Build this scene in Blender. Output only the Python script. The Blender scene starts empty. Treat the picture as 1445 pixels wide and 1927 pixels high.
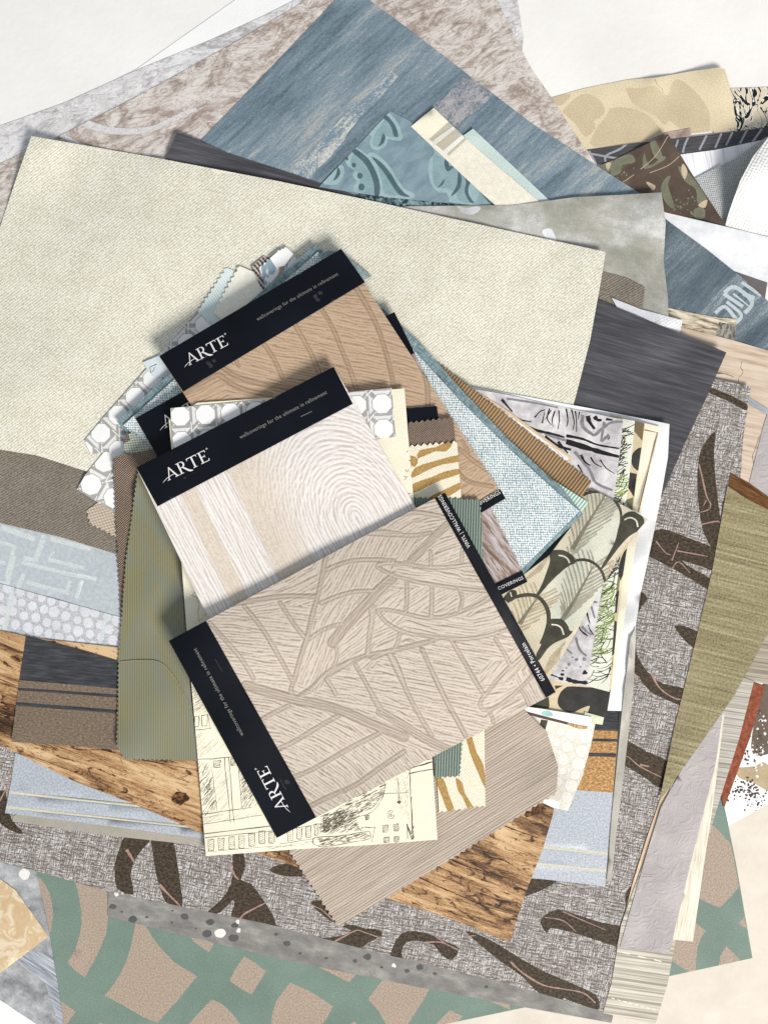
import bpy, math, random
import numpy as np
from mathutils import Vector
from mathutils.geometry import delaunay_2d_cdt
random.seed(7); RNG = np.random.default_rng(11)
SC = bpy.context.scene; COL = SC.collection
# ------------------------------------------------------------------ camera, light, exposure
W, H = 1445.0, 1927.0        # photograph size; 1 px on the floor = S metres
S = 0.00055; D = 1.05
cam = bpy.data.cameras.new('camera'); co = bpy.data.objects.new('camera', cam); COL.objects.link(co)
co.location = (0, 0, D); cam.sensor_fit = 'VERTICAL'; cam.angle = 2*math.atan(H*S/2/D)
cam.clip_start = 0.01; cam.clip_end = 50; SC.camera = co
world = bpy.data.worlds.new("World"); SC.world = world; world.use_nodes = True
bg = world.node_tree.nodes['Background']; bg.inputs[0].default_value = (0.85, 0.92, 1.0, 1); bg.inputs[1].default_value = 0.47
key = bpy.data.lights.new('window_light', 'AREA'); key.shape = 'RECTANGLE'; key.size = 2.2; key.size_y = 1.7
key.energy = 555; key.color = (1.0, 0.95, 0.885)
ko = bpy.data.objects.new('window_light', key); COL.objects.link(ko)
ko.location = (2.8, -4.1, 3.7)
ko.rotation_euler = (Vector((0.02, 0.0, 0))-ko.location).to_track_quat('-Z', 'Y').to_euler()
SC.view_settings.view_transform = 'Standard'; SC.view_settings.look = 'None'
SC.view_settings.exposure = 0.0; SC.view_settings.gamma = 1.0; SC.view_settings.use_curve_mapping = False
ILL = 1.08
# ------------------------------------------------------------------ helpers
def lin(c):
    out = []
    for x in c:
        x /= 255.0
        out.append(min(0.93, (x/12.92 if x <= 0.04045 else ((x+0.055)/1.055)**2.4)/ILL))
    return tuple(out)
def c4(c): return lin(c)+(1.0,)
def P(u, v, z):
    f = 1-z/D
    return ((u-W/2)*S*f, (H/2-v)*S*f, z)
def Z(ox, oy, s, pts): return [(ox+p[0]/s, oy+p[1]/s)+tuple(p[2:]) for p in pts]
CELL = 4.0; U0, V0 = -160.0, -160.0; NU, NV = 443, 565
HM = np.zeros((NV, NU))
GU, GV = np.meshgrid(U0+CELL*np.arange(NU), V0+CELL*np.arange(NV))
def inpoly(x, y, poly):
    c = np.zeros(x.shape, bool); n = len(poly); j = n-1
    for i in range(n):
        xi, yi = poly[i][0], poly[i][1]; xj, yj = poly[j][0], poly[j][1]
        if yi != yj:
            m = ((yi > y) != (yj > y)) & (x < (xj-xi)*(y-yi)/(yj-yi)+xi); c ^= m
        j = i
    return c
def maxf(a, r):
    for ax in (0, 1):
        b = a.copy()
        for k in range(1, r+1):
            for s in (-k, k):
                sh = np.roll(a, s, axis=ax); b = np.maximum(b, sh)
        a = b
    return a
def boxf(a, r):
    k = 2*r+1
    for ax in (0, 1):
        pad = [(0, 0), (0, 0)]; pad[ax] = (r+1, r)
        c = np.cumsum(np.pad(a, pad, mode='edge'), axis=ax)
        a = (c.take(range(k, c.shape[ax]), axis=ax)-c.take(range(0, c.shape[ax]-k), axis=ax))/k
    return a
def settle(outline, r=5, gap=0.0003, thick=0.0003, lift=(), upd=True):
    m = inpoly(GU, GV, outline)
    m = maxf(m.astype(float), 1) > 0
    zf = maxf(np.where(m, HM, 0), r+1)
    h = max(1, r//2); zf = boxf(boxf(zf, h), max(1, r-h)) + gap
    for (x, y, rad, hh) in lift: zf = zf + hh*np.exp(-((GU-x)**2+(GV-y)**2)/rad**2)
    if upd: HM[m] = np.maximum(HM[m], (zf+thick)[m])
    return zf
def samp(zf, u, v):
    x = np.clip((np.asarray(u)-U0)/CELL, 0, NU-1.001); y = np.clip((np.asarray(v)-V0)/CELL, 0, NV-1.001)
    i = x.astype(int); j = y.astype(int); fx = x-i; fy = y-j
    return (zf[j, i]*(1-fx)+zf[j, i+1]*fx)*(1-fy)+(zf[j+1, i]*(1-fx)+zf[j+1, i+1]*fx)*fy
def pink(p, q, amp=4.5, per=10):
    dx, dy = q[0]-p[0], q[1]-p[1]; L = math.hypot(dx, dy); n = max(1, round(L/per)); nx, ny = dy/L, -dx/L
    out = []
    for i in range(n):
        a = random.uniform(.75, 1.15)*amp
        t = (i+random.uniform(-.06, .06) if i else 0)/n; out.append((p[0]+dx*t, p[1]+dy*t))
        t = (i+.5)/n; out.append((p[0]+dx*t+nx*a, p[1]+dy*t+ny*a))
    return out
def expand(outline, wob=0.0):
    out = []; n = len(outline)
    for i, p in enumerate(outline):
        q = outline[(i+1) % n]
        if len(p) > 2: out += pink(p, q, *(p[3:] if len(p) > 3 else ()))
        else:
            out.append((p[0], p[1])); L = math.hypot(q[0]-p[0], q[1]-p[1]); k = int(L//45)
            for j in range(1, k+1):
                t = j/(k+1); w = random.uniform(-wob, wob)
                out.append((p[0]+(q[0]-p[0])*t-(q[1]-p[1])/L*w, p[1]+(q[1]-p[1])*t+(q[0]-p[0])/L*w))
    return out
def cr(pts, n=5, closed=True):
    out = []; m = len(pts)
    rng = range(m if closed else m-1)
    for i in rng:
        g = lambda k: pts[k % m] if closed else pts[min(max(k, 0), m-1)]
        p0, p1, p2, p3 = g(i-1), g(i), g(i+1), g(i+2)
        for k in range(n):
            t = k/n; t2 = t*t; t3 = t2*t
            out.append(tuple(0.5*(2*p1[a]+(p2[a]-p0[a])*t+(2*p0[a]-5*p1[a]+4*p2[a]-p3[a])*t2+(3*p1[a]-p0[a]-3*p2[a]+p3[a])*t3) for a in (0, 1)))
    if not closed: out.append(tuple(pts[-1][:2]))
    return out
def stroke(pts, w, w1=None, smooth=True, jit=0.0):
    if smooth and len(pts) > 2: pts = cr(pts, 4, False)
    w1 = w if w1 is None else w1; n = len(pts); A = []; B = []
    for i, p in enumerate(pts):
        a = pts[max(0, i-1)]; b = pts[min(n-1, i+1)]; L = math.hypot(b[0]-a[0], b[1]-a[1]) or 1
        nx, ny = -(b[1]-a[1])/L, (b[0]-a[0])/L; ww = (w+(w1-w)*i/max(1, n-1))/2*(1+random.uniform(-jit, jit))
        A.append((p[0]+nx*ww, p[1]+ny*ww)); B.append((p[0]-nx*ww, p[1]-ny*ww))
    return A+B[::-1]
def circ(x, y, r, n=14, jit=0.0, ey=1.0, a0=0):
    return [(x+r*(1+random.uniform(-jit, jit))*math.cos(a0+2*math.pi*k/n), y+ey*r*(1+random.uniform(-jit, jit))*math.sin(a0+2*math.pi*k/n)) for k in range(n)]
def tag(o, label=None, cat=None, group=None, kind=None):
    if label: o['label'] = label
    if cat: o['category'] = cat
    if group: o['group'] = group
    if kind: o['kind'] = kind
    return o
def link(name, verts, faces, mats, fm, uvs=None, smooth=None, parent=None, origin=None):
    vs = np.asarray(verts, float)
    if origin is None: origin = np.array([vs[:, 0].mean(), vs[:, 1].mean(), vs[:, 2].min()])
    me = bpy.data.meshes.new(name); me.from_pydata([tuple(p) for p in vs-origin], [], faces)
    for m in mats: me.materials.append(m)
    me.polygons.foreach_set('material_index', fm)
    if smooth is not None: me.polygons.foreach_set('use_smooth', smooth)
    if uvs is not None:
        ul = me.uv_layers.new(name='UVMap'); li = np.zeros(len(me.loops), int); me.loops.foreach_get('vertex_index', li)
        ul.data.foreach_set('uv', np.asarray(uvs, float)[li].ravel())
    me.update()
    o = bpy.data.objects.new(name, me); COL.objects.link(o)
    if parent is not None:
        o.parent = parent; o.location = Vector(origin)-WLOC[parent.name]
    else: o.location = Vector(origin)
    WLOC[o.name] = Vector(origin)
    return o
WLOC = {}
def empty(name, u, v, z=0):
    o = bpy.data.objects.new(name, None); COL.objects.link(o); o.location = P(u, v, z); WLOC[o.name] = Vector(P(u, v, z)); o.empty_display_size = .02
    return o
def rot(u, v, ang):
    a = math.radians(ang); c, s = math.cos(a), math.sin(a)
    return u*c+v*s, -u*s+v*c
def cut(outline, prints, step):
    """triangulate the outline with its printed shapes; returns verts, tris, print index per tri"""
    vs = []; edges = []; polys = []
    for poly in [outline]+[p[1] for p in prints]:
        q = []
        for p in poly:
            if not q or math.hypot(p[0]-q[-1][0], p[1]-q[-1][1]) > 0.05: q.append((p[0], p[1]))
        polys.append(q)
        if len(q) < 3: continue
        n0 = len(vs); vs += [Vector(p) for p in q]; edges += [(n0+i, n0+(i+1) % len(q)) for i in range(len(q))]
    us = [p[0] for p in outline]; vv = [p[1] for p in outline]
    gx = np.arange(min(us)+step*.5, max(us), step); gy = np.arange(min(vv)+step*.5, max(vv), step)
    X, Y = np.meshgrid(gx, gy); X = X+(np.arange(X.shape[0]) % 2)[:, None]*step*.5
    m = inpoly(X, Y, outline)
    vs += [Vector((float(a), float(b))) for a, b in zip(X[m], Y[m])]
    r = delaunay_2d_cdt(vs, edges, [], 0, 1e-4, False)
    V = np.array([(p[0], p[1]) for p in r[0]]); F = np.array([f[:3] for f in r[2]])
    a, b, c = V[F[:, 0]], V[F[:, 1]], V[F[:, 2]]; ce = (a+b+c)/3
    area = (b[:, 0]-a[:, 0])*(c[:, 1]-a[:, 1])-(b[:, 1]-a[:, 1])*(c[:, 0]-a[:, 0])
    F[area > 0] = F[area > 0][:, ::-1]      # image y runs down, so flip to face up
    ok = inpoly(ce[:, 0], ce[:, 1], outline) & (np.abs(area) > 1e-7); K = np.zeros(len(F), int)
    for k, q in enumerate(polys[1:], 1):
        if len(q) < 3: continue
        qx = [p[0] for p in q]; qy = [p[1] for p in q]
        bb = np.nonzero((ce[:, 0] > min(qx)) & (ce[:, 0] < max(qx)) & (ce[:, 1] > min(qy)) & (ce[:, 1] < max(qy)))[0]
        K[bb[inpoly(ce[bb, 0], ce[bb, 1], q)]] = k
    return [tuple(p) for p in V], F[ok].tolist(), K[ok].tolist()
def build(name, outline, mat, zf, thick=0.0003, ang=0, prints=(), step=14, parent=None, edge=None, dz=0.0):
    V, T, K = cut(outline, prints, step)
    used = sorted({i for t in T for i in t}); mp = {a: b for b, a in enumerate(used)}
    V = [V[i] for i in used]; T = [[mp[i] for i in t] for t in T]
    mats = [mat]; key_ = {}
    for m, _ in prints:
        if m.name not in key_: key_[m.name] = len(mats); mats.append(m)
    em = len(mats); mats.append(edge or mat)
    u = np.array([p[0] for p in V]); v = np.array([p[1] for p in V]); zb = samp(zf, u, v)+dz; n = len(V)
    f = 1-(zb+thick)/D
    top = np.stack([(u-W/2)*S*f, (H/2-v)*S*f, zb+thick], 1)
    f2 = 1-zb/D; bot = np.stack([(u-W/2)*S*f2, (H/2-v)*S*f2, zb], 1)
    cnt = {}
    for t in T:
        for k in range(len(t)):
            e = (t[k], t[(k+1) % len(t)])
            cnt[e] = 1
    sides = [e for e in cnt if (e[1], e[0]) not in cnt]
    verts = list(map(tuple, top))+list(map(tuple, bot)); faces = list(T); fm = [0 if k == 0 else key_[prints[k-1][0].name] for k in K]; sm = [True]*len(T)
    faces += [[i+n for i in t[::-1]] for t in T]; fm += [em]*len(T); sm += [True]*len(T)
    for a, b in sides:
        i = len(verts); verts += [tuple(top[a]), tuple(bot[a]), tuple(bot[b]), tuple(top[b])]
        faces.append([i, i+1, i+2, i+3]); fm.append(em); sm.append(False)
    U, Vv = rot(u, v, ang); uv = list(zip(U/100, -Vv/100)); uvs = uv+uv
    for a, b in sides: uvs += [uv[a], uv[a], uv[b], uv[b]]
    return link(name, verts, faces, mats, fm, uvs, sm, parent)
def sheet(name, label, cat, outline, mat, ang=0, prints=(), r=5, gap=0.0003, thick=0.0003, lift=(), step=14, edge=None, group=None, wob=0.0):
    ol = expand(outline, wob); zf = settle(ol, r, gap, thick, lift)
    o = build(name, ol, mat, zf, thick, ang, prints, step, None, edge)
    tag(o, label, cat, group); return o
# ------------------------------------------------------------------ materials
class N:
    def __init__(s, name, rough=0.75, spec=0.25, bump=0.0, metal=0.0, bumpd=0.0006):
        s.m = bpy.data.materials.new(name); s.m.use_nodes = True; s.t = s.m.node_tree; s.n = s.t.nodes
        s.b = s.n['Principled BSDF']; s.b.inputs['Roughness'].default_value = rough; s.b.inputs['Specular IOR Level'].default_value = spec
        s.b.inputs['Metallic'].default_value = metal; s.bump = bump; s.bumpd = bumpd
        uv = s.n.new('ShaderNodeUVMap'); uv.uv_map = 'UVMap'
        s.px = s.vs(uv.outputs[0], (100, 100, 0))
    def L(s, a, b): s.t.links.new(a, b)
    def vs(s, v, mul, add=(0, 0, 0)):
        n = s.n.new('ShaderNodeVectorMath'); n.operation = 'MULTIPLY_ADD'; s.L(v, n.inputs[0]); n.inputs[1].default_value = mul; n.inputs[2].default_value = add
        return n.outputs[0]
    def noise(s, px, py=None, det=3, rough=.6, dist=0, off=0):
        py = py or px; n = s.n.new('ShaderNodeTexNoise'); n.noise_dimensions = '2D'
        s.L(s.vs(s.px, (1/px, 1/py, 0), (off, off*1.7, 0)), n.inputs['Vector'])
        n.inputs['Scale'].default_value = 1; n.inputs['Detail'].default_value = det; n.inputs['Roughness'].default_value = rough; n.inputs['Distortion'].default_value = dist
        return n.outputs[0]
    def vor(s, px, py=None, feat='F1', rnd=1.0):
        n = s.n.new('ShaderNodeTexVoronoi'); n.voronoi_dimensions = '2D'; n.feature = feat
        s.L(s.vs(s.px, (1/px, 1/(py or px), 0)), n.inputs['Vector']); n.inputs['Scale'].default_value = 1; n.inputs['Randomness'].default_value = rnd
        return n.outputs['Distance']
    def xy(s):
        n = s.n.new('ShaderNodeSeparateXYZ'); s.L(s.px, n.inputs[0]); return n.outputs[0], n.outputs[1]
    def math(s, op, a, b=None, c=None):
        n = s.n.new('ShaderNodeMath'); n.operation = op
        for i, x in enumerate((a, b, c)):
            if x is None: continue
            if isinstance(x, (int, float)): n.inputs[i].default_value = x
            else: s.L(x, n.inputs[i])
        return n.outputs[0]
    def sin(s, x, per, ph=None):
        a = s.math('MULTIPLY', x, 2*math.pi/per)
        if ph is not None: a = s.math('ADD', a, ph)
        return s.math('SINE', a)
    def ramp(s, f, stops, interp='LINEAR'):
        n = s.n.new('ShaderNodeValToRGB'); s.L(f, n.inputs[0]); e = n.color_ramp; e.interpolation = interp
        while len(e.elements) < len(stops): e.elements.new(0.5)
        for k, (p, c) in enumerate(stops): e.elements[k].position = p
        for k, (p, c) in enumerate(stops): e.elements[k].color = c4(c) if isinstance(c, tuple) else (c, c, c, 1)
        return n.outputs[0]
    def mix(s, f, a, b, mode='MIX'):
        n = s.n.new('ShaderNodeMix'); n.data_type = 'RGBA'; n.blend_type = mode
        if isinstance(f, (int, float)): n.inputs[0].default_value = f
        else: s.L(f, n.inputs[0])
        for i, x in ((6, a), (7, b)):
            if isinstance(x, tuple): n.inputs[i].default_value = c4(x)
            else: s.L(x, n.inputs[i])
        return n.outputs[2]
    def done(s, col, h=None):
        if isinstance(col, tuple): s.b.inputs['Base Color'].default_value = c4(col)
        else: s.L(col, s.b.inputs['Base Color'])
        if h is not None and s.bump:
            b = s.n.new('ShaderNodeBump'); b.inputs['Strength'].default_value = s.bump; b.inputs['Distance'].default_value = s.bumpd
            s.L(h, b.inputs['Height']); s.L(b.outputs[0], s.b.inputs['Normal'])
        return s.m
def plain(name, c, var=0.05, per=60, rough=.7, spec=.25, grain=0.03):
    n = N(name, rough, spec, bump=.25, bumpd=.0003); a = n.noise(per, det=4); g = n.noise(2.6, det=1)
    d = tuple(max(0, x*(1-var)-2) for x in c); e = tuple(min(255, x*(1+var)+2) for x in c)
    base = n.ramp(a, [(.3, d), (.7, e)])
    return n.done(n.mix(n.ramp(g, [(.3, 0.0), (.7, 1.0)]), base, n.mix(1.0, base, tuple(int(255*(1-grain*2)) for _ in range(3)), 'MULTIPLY')), g)
def mottled(name, stops, px, py=None, det=7, rough=.68, dist=.15, rgh=.7, spec=.25, bump=.3, grain=(0.5, 3.0), off=0):
    n = N(name, rgh, spec, bump=bump); a = n.noise(px, py, det, rough, dist, off); g = n.noise(grain[1], det=1)
    f = n.math('ADD', a, n.math('MULTIPLY', n.math('SUBTRACT', g, .5), grain[0]*.5))
    return n.done(n.ramp(f, stops), f)
def dots(name, bg, fg, per, skew=0, thr=0.0, jit=.8, soft=.25, bump=.35, patch=0.35, rgh=.8):
    n = N(name, rgh, .15, bump=bump); x, y = n.xy(); j = n.noise(per*1.6, det=2); k = n.noise(per*7, det=3, off=5)
    ph = n.math('MULTIPLY', j, jit*6)
    if skew: x = n.math('ADD', x, n.math('MULTIPLY', y, skew))
    v = n.math('MULTIPLY', n.sin(x, per*1.15, ph), n.sin(y, per, n.math('MULTIPLY', ph, .7)))
    v = n.math('ADD', v, n.math('MULTIPLY', n.math('SUBTRACT', n.noise(per*.9, det=2, off=2), .5), 2.2*jit))
    v = n.math('ADD', v, n.math('MULTIPLY', n.math('SUBTRACT', k, .5), patch*8))
    v = n.math('MULTIPLY_ADD', v, .5, .5-thr)
    return n.done(n.ramp(v, [(.5-soft, bg), (.5+soft, fg)]), v)
def ribs(name, a, b, per, wave=0.25, bump=.6, rgh=.75, cross=0, spec=.2, sheen_blotch=None):
    n = N(name, rgh, spec, bump=bump); x, y = n.xy(); j = n.noise(40, 90, 2)
    s_ = n.sin(x, per, n.math('MULTIPLY', j, wave*10)); v = n.math('MULTIPLY_ADD', s_, .5, .5)
    if cross: v = n.math('MULTIPLY_ADD', n.sin(y, cross), .18, v)
    v = n.math('ADD', v, n.math('MULTIPLY', n.math('SUBTRACT', n.noise(3, det=1), .5), .5))
    c = n.ramp(v, [(.15, a), (.85, b)])
    if sheen_blotch: c = n.mix(n.ramp(n.noise(150, 260, 2, dist=1), [(.42, 0.0), (.62, 1.0)]), c, n.mix(.55, c, sheen_blotch))  # painted sheen: broad soft patches mixed into the rib colour
    return n.done(c, v)
def strands(name, cols, along, across, amp=.8, weave=0, bump=.5, rgh=.8, det=3, lo=.3, hi=.7, spec=.2):
    n = N(name, rgh, spec, bump=bump); a = n.noise(along, across, det, .7); b = n.noise(along*3, across*2.4, 2, off=3)
    f = n.math('ADD', n.math('MULTIPLY', a, amp), n.math('MULTIPLY', b, 1-amp))
    if weave: f = n.math('MULTIPLY_ADD', n.noise(weave, weave*6, 2, off=8), .35, n.math('SUBTRACT', f, .17))
    return n.done(n.ramp(f, [(lo+(hi-lo)*i/(len(cols)-1), c) for i, c in enumerate(cols)]), f)
def mesh_weave(name, cols, p, bump=.7, rgh=.8, patch=0.3, l=5):
    n = N(name, rgh, .3, bump=bump, bumpd=.0008); a = n.noise(p*l, p, 1, .6, .1); b = n.noise(p, p*l, 1, .6, .1, off=4); k = n.noise(p*12, det=3, off=9)
    f = n.math('MAXIMUM', n.math('ABSOLUTE', n.math('SUBTRACT', a, .5)), 0.0)
    g = n.math('ABSOLUTE', n.math('SUBTRACT', b, .5)); f = n.math('MULTIPLY', n.math('MINIMUM', f, g), 9)
    f = n.math('ADD', f, n.math('MULTIPLY', n.math('SUBTRACT', k, .5), patch))
    f = n.math('ADD', f, n.math('MULTIPLY', n.math('SUBTRACT', n.noise(2.5, det=1), .5), .16))
    xx, yy = n.xy(); f = n.math('ADD', f, n.math('MULTIPLY', n.sin(yy, p*1.5, n.math('MULTIPLY', n.noise(30, 60, 2, off=12), 9)), .13))
    return n.done(n.ramp(f, [(i/(len(cols)-1)*.8+.02, c) for i, c in enumerate(cols)]), f)
M = {}
M['white'] = plain('white_paper', (238, 236, 232), .01, grain=.01)
M['bright'] = plain('bright_white_paper', (252, 252, 252), .003, grain=.0, rough=.45)
M['cream_paper'] = plain('cream_paper', (251, 244, 221), .012, 70, grain=.01)
M['navy'] = plain('navy_black_card', (9, 14, 23), .12, 120, rough=.5, spec=.16, grain=.0)
M['silverink'] = plain('white_ink', (236, 234, 232), .0, grain=0)
M['greyink'] = plain('pale_grey_ink', (176, 172, 160), .0, grain=0)
M['tagink'] = plain('dim_grey_ink', (140, 138, 130), .0, grain=0)
M['metal'] = N('staple_steel', .35, .5, metal=.9).done((150, 150, 155))
M['glue'] = plain('clear_glue_smear', (46, 47, 54), .05, 10, rough=.15, spec=.6)
M['darkedge'] = plain('black_card_edge', (20, 22, 28), .05)
# ------------------------------------------------------------------ numpy pattern tools (thread textures)
def lic(x0, y0, x1, y1, res, angf, steps=9, seed=1, blur=1):
    w = int((x1-x0)/res)+1; h = int((y1-y0)/res)+1
    r = np.random.default_rng(seed); nz = r.random((h, w))
    nz = nz*2+np.roll(nz, 1, 0)*.8+np.roll(nz, 1, 1)*.8
    X, Y = np.meshgrid(np.arange(w, dtype=float), np.arange(h, dtype=float))
    A = angf(x0+X*res, y0+Y*res); dx, dy = np.cos(A), np.sin(A); acc = nz.copy(); cnt = 1
    for sg in (1, -1):
        px, py = X.copy(), Y.copy()
        for k in range(steps):
            i = np.clip(px.round().astype(int), 0, w-1); j = np.clip(py.round().astype(int), 0, h-1)
            px = px+sg*dx[j, i]; py = py+sg*dy[j, i]
            i = np.clip(px.round().astype(int), 0, w-1); j = np.clip(py.round().astype(int), 0, h-1)
            acc += nz[j, i]; cnt += 1
    a = acc/cnt; a = a-boxf(a, 4)*.85; a = (a-a.mean())/a.std()
    def f(u, v):
        xx = np.clip((u-x0)/res, 0, w-1.001); yy = np.clip((v-y0)/res, 0, h-1.001); i = xx.astype(int); j = yy.astype(int); fx = xx-i; fy = yy-j
        return (a[j, i]*(1-fx)+a[j, i+1]*fx)*(1-fy)+(a[j+1, i]*(1-fx)+a[j+1, i+1]*fx)*fy
    return f
def vnoise(u, v, per, seed=0):
    r = np.random.default_rng(seed); T = r.random((256, 256)); x = u/per; y = v/per
    i = np.floor(x).astype(int); j = np.floor(y).astype(int); fx = x-i; fy = y-j; fx = fx*fx*(3-2*fx); fy = fy*fy*(3-2*fy); i %= 256; j %= 256; i2 = (i+1) % 256; j2 = (j+1) % 256
    return (T[j, i]*(1-fx)+T[j, i2]*fx)*(1-fy)+(T[j2, i]*(1-fx)+T[j2, i2]*fx)*fy
def dist_lines(u, v, lines):
    """distance to the nearest polyline, its half width and direction"""
    best = np.full(u.shape, 1e9); ratio = np.full(u.shape, 1e9); dirn = np.zeros(u.shape); sgn = np.zeros(u.shape)
    for pts, hw in lines:
        p = cr(pts, 4, False) if len(pts) > 2 else pts
        for a, b in zip(p[:-1], p[1:]):
            dx, dy = b[0]-a[0], b[1]-a[1]; L2 = dx*dx+dy*dy+1e-9
            t = np.clip(((u-a[0])*dx+(v-a[1])*dy)/L2, 0, 1); d = np.hypot(u-a[0]-t*dx, v-a[1]-t*dy)
            q = d/hw; m = q < ratio
            ratio = np.where(m, q, ratio); best = np.where(m, d, best); dirn = np.where(m, math.atan2(dy, dx), dirn)
    return best, ratio, dirn
def thread_lines(seeds, per, seed=0):
    # wavy parallel thread rows, one direction per stitched patch
    def f(u, v):
        best = np.full(u.shape, 1e18); ang = np.zeros(u.shape); k = np.zeros(u.shape)
        for i, (x, y, a) in enumerate(seeds):
            d = (u-x)**2+(v-y)**2; m = d < best; best = np.where(m, d, best); ang = np.where(m, math.radians(a), ang); k = np.where(m, i, k)
        p = -u*np.sin(ang)+v*np.cos(ang); q = u*np.cos(ang)+v*np.sin(ang)
        return np.sin(p*2*math.pi/per+5.0*vnoise(p, q*.35, per*1.6, seed)+k)
    return f
def angle_field(seeds, pw=6):
    def f(u, v):
        cx = np.zeros(u.shape); cy = np.zeros(u.shape)
        for x, y, a in seeds:
            w = 1/((u-x)**2+(v-y)**2+30)**(pw/2); cx += w*math.cos(2*math.radians(a)); cy += w*math.sin(2*math.radians(a))
        return np.arctan2(cy, cx)/2
    return f
def smooth01(x, a, b):
    t = np.clip((x-a)/(b-a), 0, 1); return t*t*(3-2*t)
def mixc(a, b, t): return a[None, :]*(1-t[:, None])+b[None, :]*t[:, None]
def lc(c): return np.array(lin(c))
VC = N('stitched_thread_relief', .8, .15)
at = VC.n.new('ShaderNodeAttribute'); at.attribute_name = 'Col'; VC.L(at.outputs['Color'], VC.b.inputs['Base Color']); VC = VC.m
def dense(name, quad, zf, thick, fn, parent=None, step=1.9, dz=0):
    (ax, ay), (bx, by), (cx, cy), (dx, dy) = quad
    nu = int(max(math.hypot(bx-ax, by-ay), math.hypot(cx-dx, cy-dy))/step)+1; nv = int(max(math.hypot(dx-ax, dy-ay), math.hypot(cx-bx, cy-by))/step)+1
    s, t = np.meshgrid(np.linspace(0, 1, nu), np.linspace(0, 1, nv))
    u = (ax*(1-s)+bx*s)*(1-t)+(dx*(1-s)+cx*s)*t; v = (ay*(1-s)+by*s)*(1-t)+(dy*(1-s)+cy*s)*t
    uf, vf = u.ravel(), v.ravel(); col, rel = fn(uf, vf)
    z = samp(zf, uf, vf)+thick+dz+rel; f = 1-z/D; top = np.stack([(uf-W/2)*S*f, (H/2-vf)*S*f, z], 1)
    idx = np.arange(nu*nv).reshape(nv, nu); F = np.stack([idx[:-1, :-1], idx[1:, :-1], idx[1:, 1:], idx[:-1, 1:]], -1).reshape(-1, 4)
    ring = list(idx[0, :])+list(idx[1:, -1])+list(idx[-1, -2::-1])+list(idx[-2:0:-1, 0])
    zb = samp(zf, uf[ring], vf[ring])+dz; f2 = 1-zb/D; bot = np.stack([(uf[ring]-W/2)*S*f2, (H/2-vf[ring])*S*f2, zb], 1)
    n = len(top); m = len(ring); verts = np.concatenate([top, top[ring], bot]); faces = F.tolist(); fm = [0]*len(faces); sm = [True]*len(faces)
    for i in range(m):
        j = (i+1) % m; faces.append([n+i, n+j, n+m+j, n+m+i]); fm.append(1); sm.append(False)
    uvs = np.concatenate([np.stack([uf, -vf], 1)/100]+[np.stack([uf[ring], -vf[ring]], 1)/100]*2)
    o = link(name, verts, faces, [VC, M['white']], fm, uvs, sm, parent)
    ca = o.data.color_attributes.new('Col', 'FLOAT_COLOR', 'POINT'); c = np.ones((len(verts), 4)); c[:n, :3] = col; c[n:, :3] = .6
    ca.data.foreach_set('color', c.ravel()); return o
# ------------------------------------------------------------------ lettering
def frame(o, d, h):
    L = math.hypot(*d); d = (d[0]/L, d[1]/L); up = (d[1], -d[0])
    return lambda x, y: (o[0]+d[0]*x*h+up[0]*y*h, o[1]+d[1]*x*h+up[1]*y*h)
def arc(cx, cy, r, a0, a1, n=10, ry=None):
    ry = ry or r; return [(cx+r*math.cos(math.radians(a0+(a1-a0)*k/n)), cy+ry*math.sin(math.radians(a0+(a1-a0)*k/n))) for k in range(n+1)]
LOGO = [[(-.02, 0), (.07, 0), (.45, .9), (.40, 1.0)], [(.37, 1.02), (.47, 1.04), (.93, 0), (.77, 0)], [(-.1, 0), (.17, 0), (.17, .05), (-.1, .05)], [(.64, 0), (1.03, 0), (1.03, .05), (.64, .05)],
 [(-.62, .02), (-.35, .17), (-.05, .27), (.25, .32), (.66, .35), (.66, .30), (.25, .27), (-.05, .22), (-.35, .12)],
 [(1.19, 0), (1.34, 0), (1.34, 1), (1.19, 1)], [(1.07, 0), (1.46, 0), (1.46, .05), (1.07, .05)], [(1.07, .95), (1.2, .95), (1.2, 1), (1.07, 1)],
 [(1.3, 1.0)]+arc(1.5, .74, .30, 80, -80, ry=.27)+[(1.3, .47), (1.3, .53)]+arc(1.48, .75, .17, -80, 80, ry=.21)+[(1.3, .95)],
 [(1.45, .52), (1.62, .50), (1.95, .10), (2.25, -.10), (2.24, -.15), (1.98, -.12), (1.82, 0)],
 [(2.08, .93), (3.0, .93), (3.0, 1), (2.08, 1)], [(2.08, .8), (2.11, .78), (2.17, .96), (2.08, 1)], [(2.97, .78), (3.0, .8), (3.0, 1), (2.91, .96)], [(2.47, 0), (2.62, 0), (2.62, .95), (2.47, .95)], [(2.35, 0), (2.74, 0), (2.74, .05), (2.35, .05)],
 [(3.22, 0), (3.37, 0), (3.37, 1), (3.22, 1)], [(3.1, .94), (3.84, .94), (3.84, 1), (3.1, 1)], [(3.79, .8), (3.84, .8), (3.84, 1), (3.76, .97)], [(3.35, .48), (3.66, .48), (3.66, .55), (3.35, .55)], [(3.63, .4), (3.67, .4), (3.67, .63), (3.63, .63)],
 [(3.1, 0), (3.88, 0), (3.92, .2), (3.87, .2), (3.8, .06), (3.1, .06)]]
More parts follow.
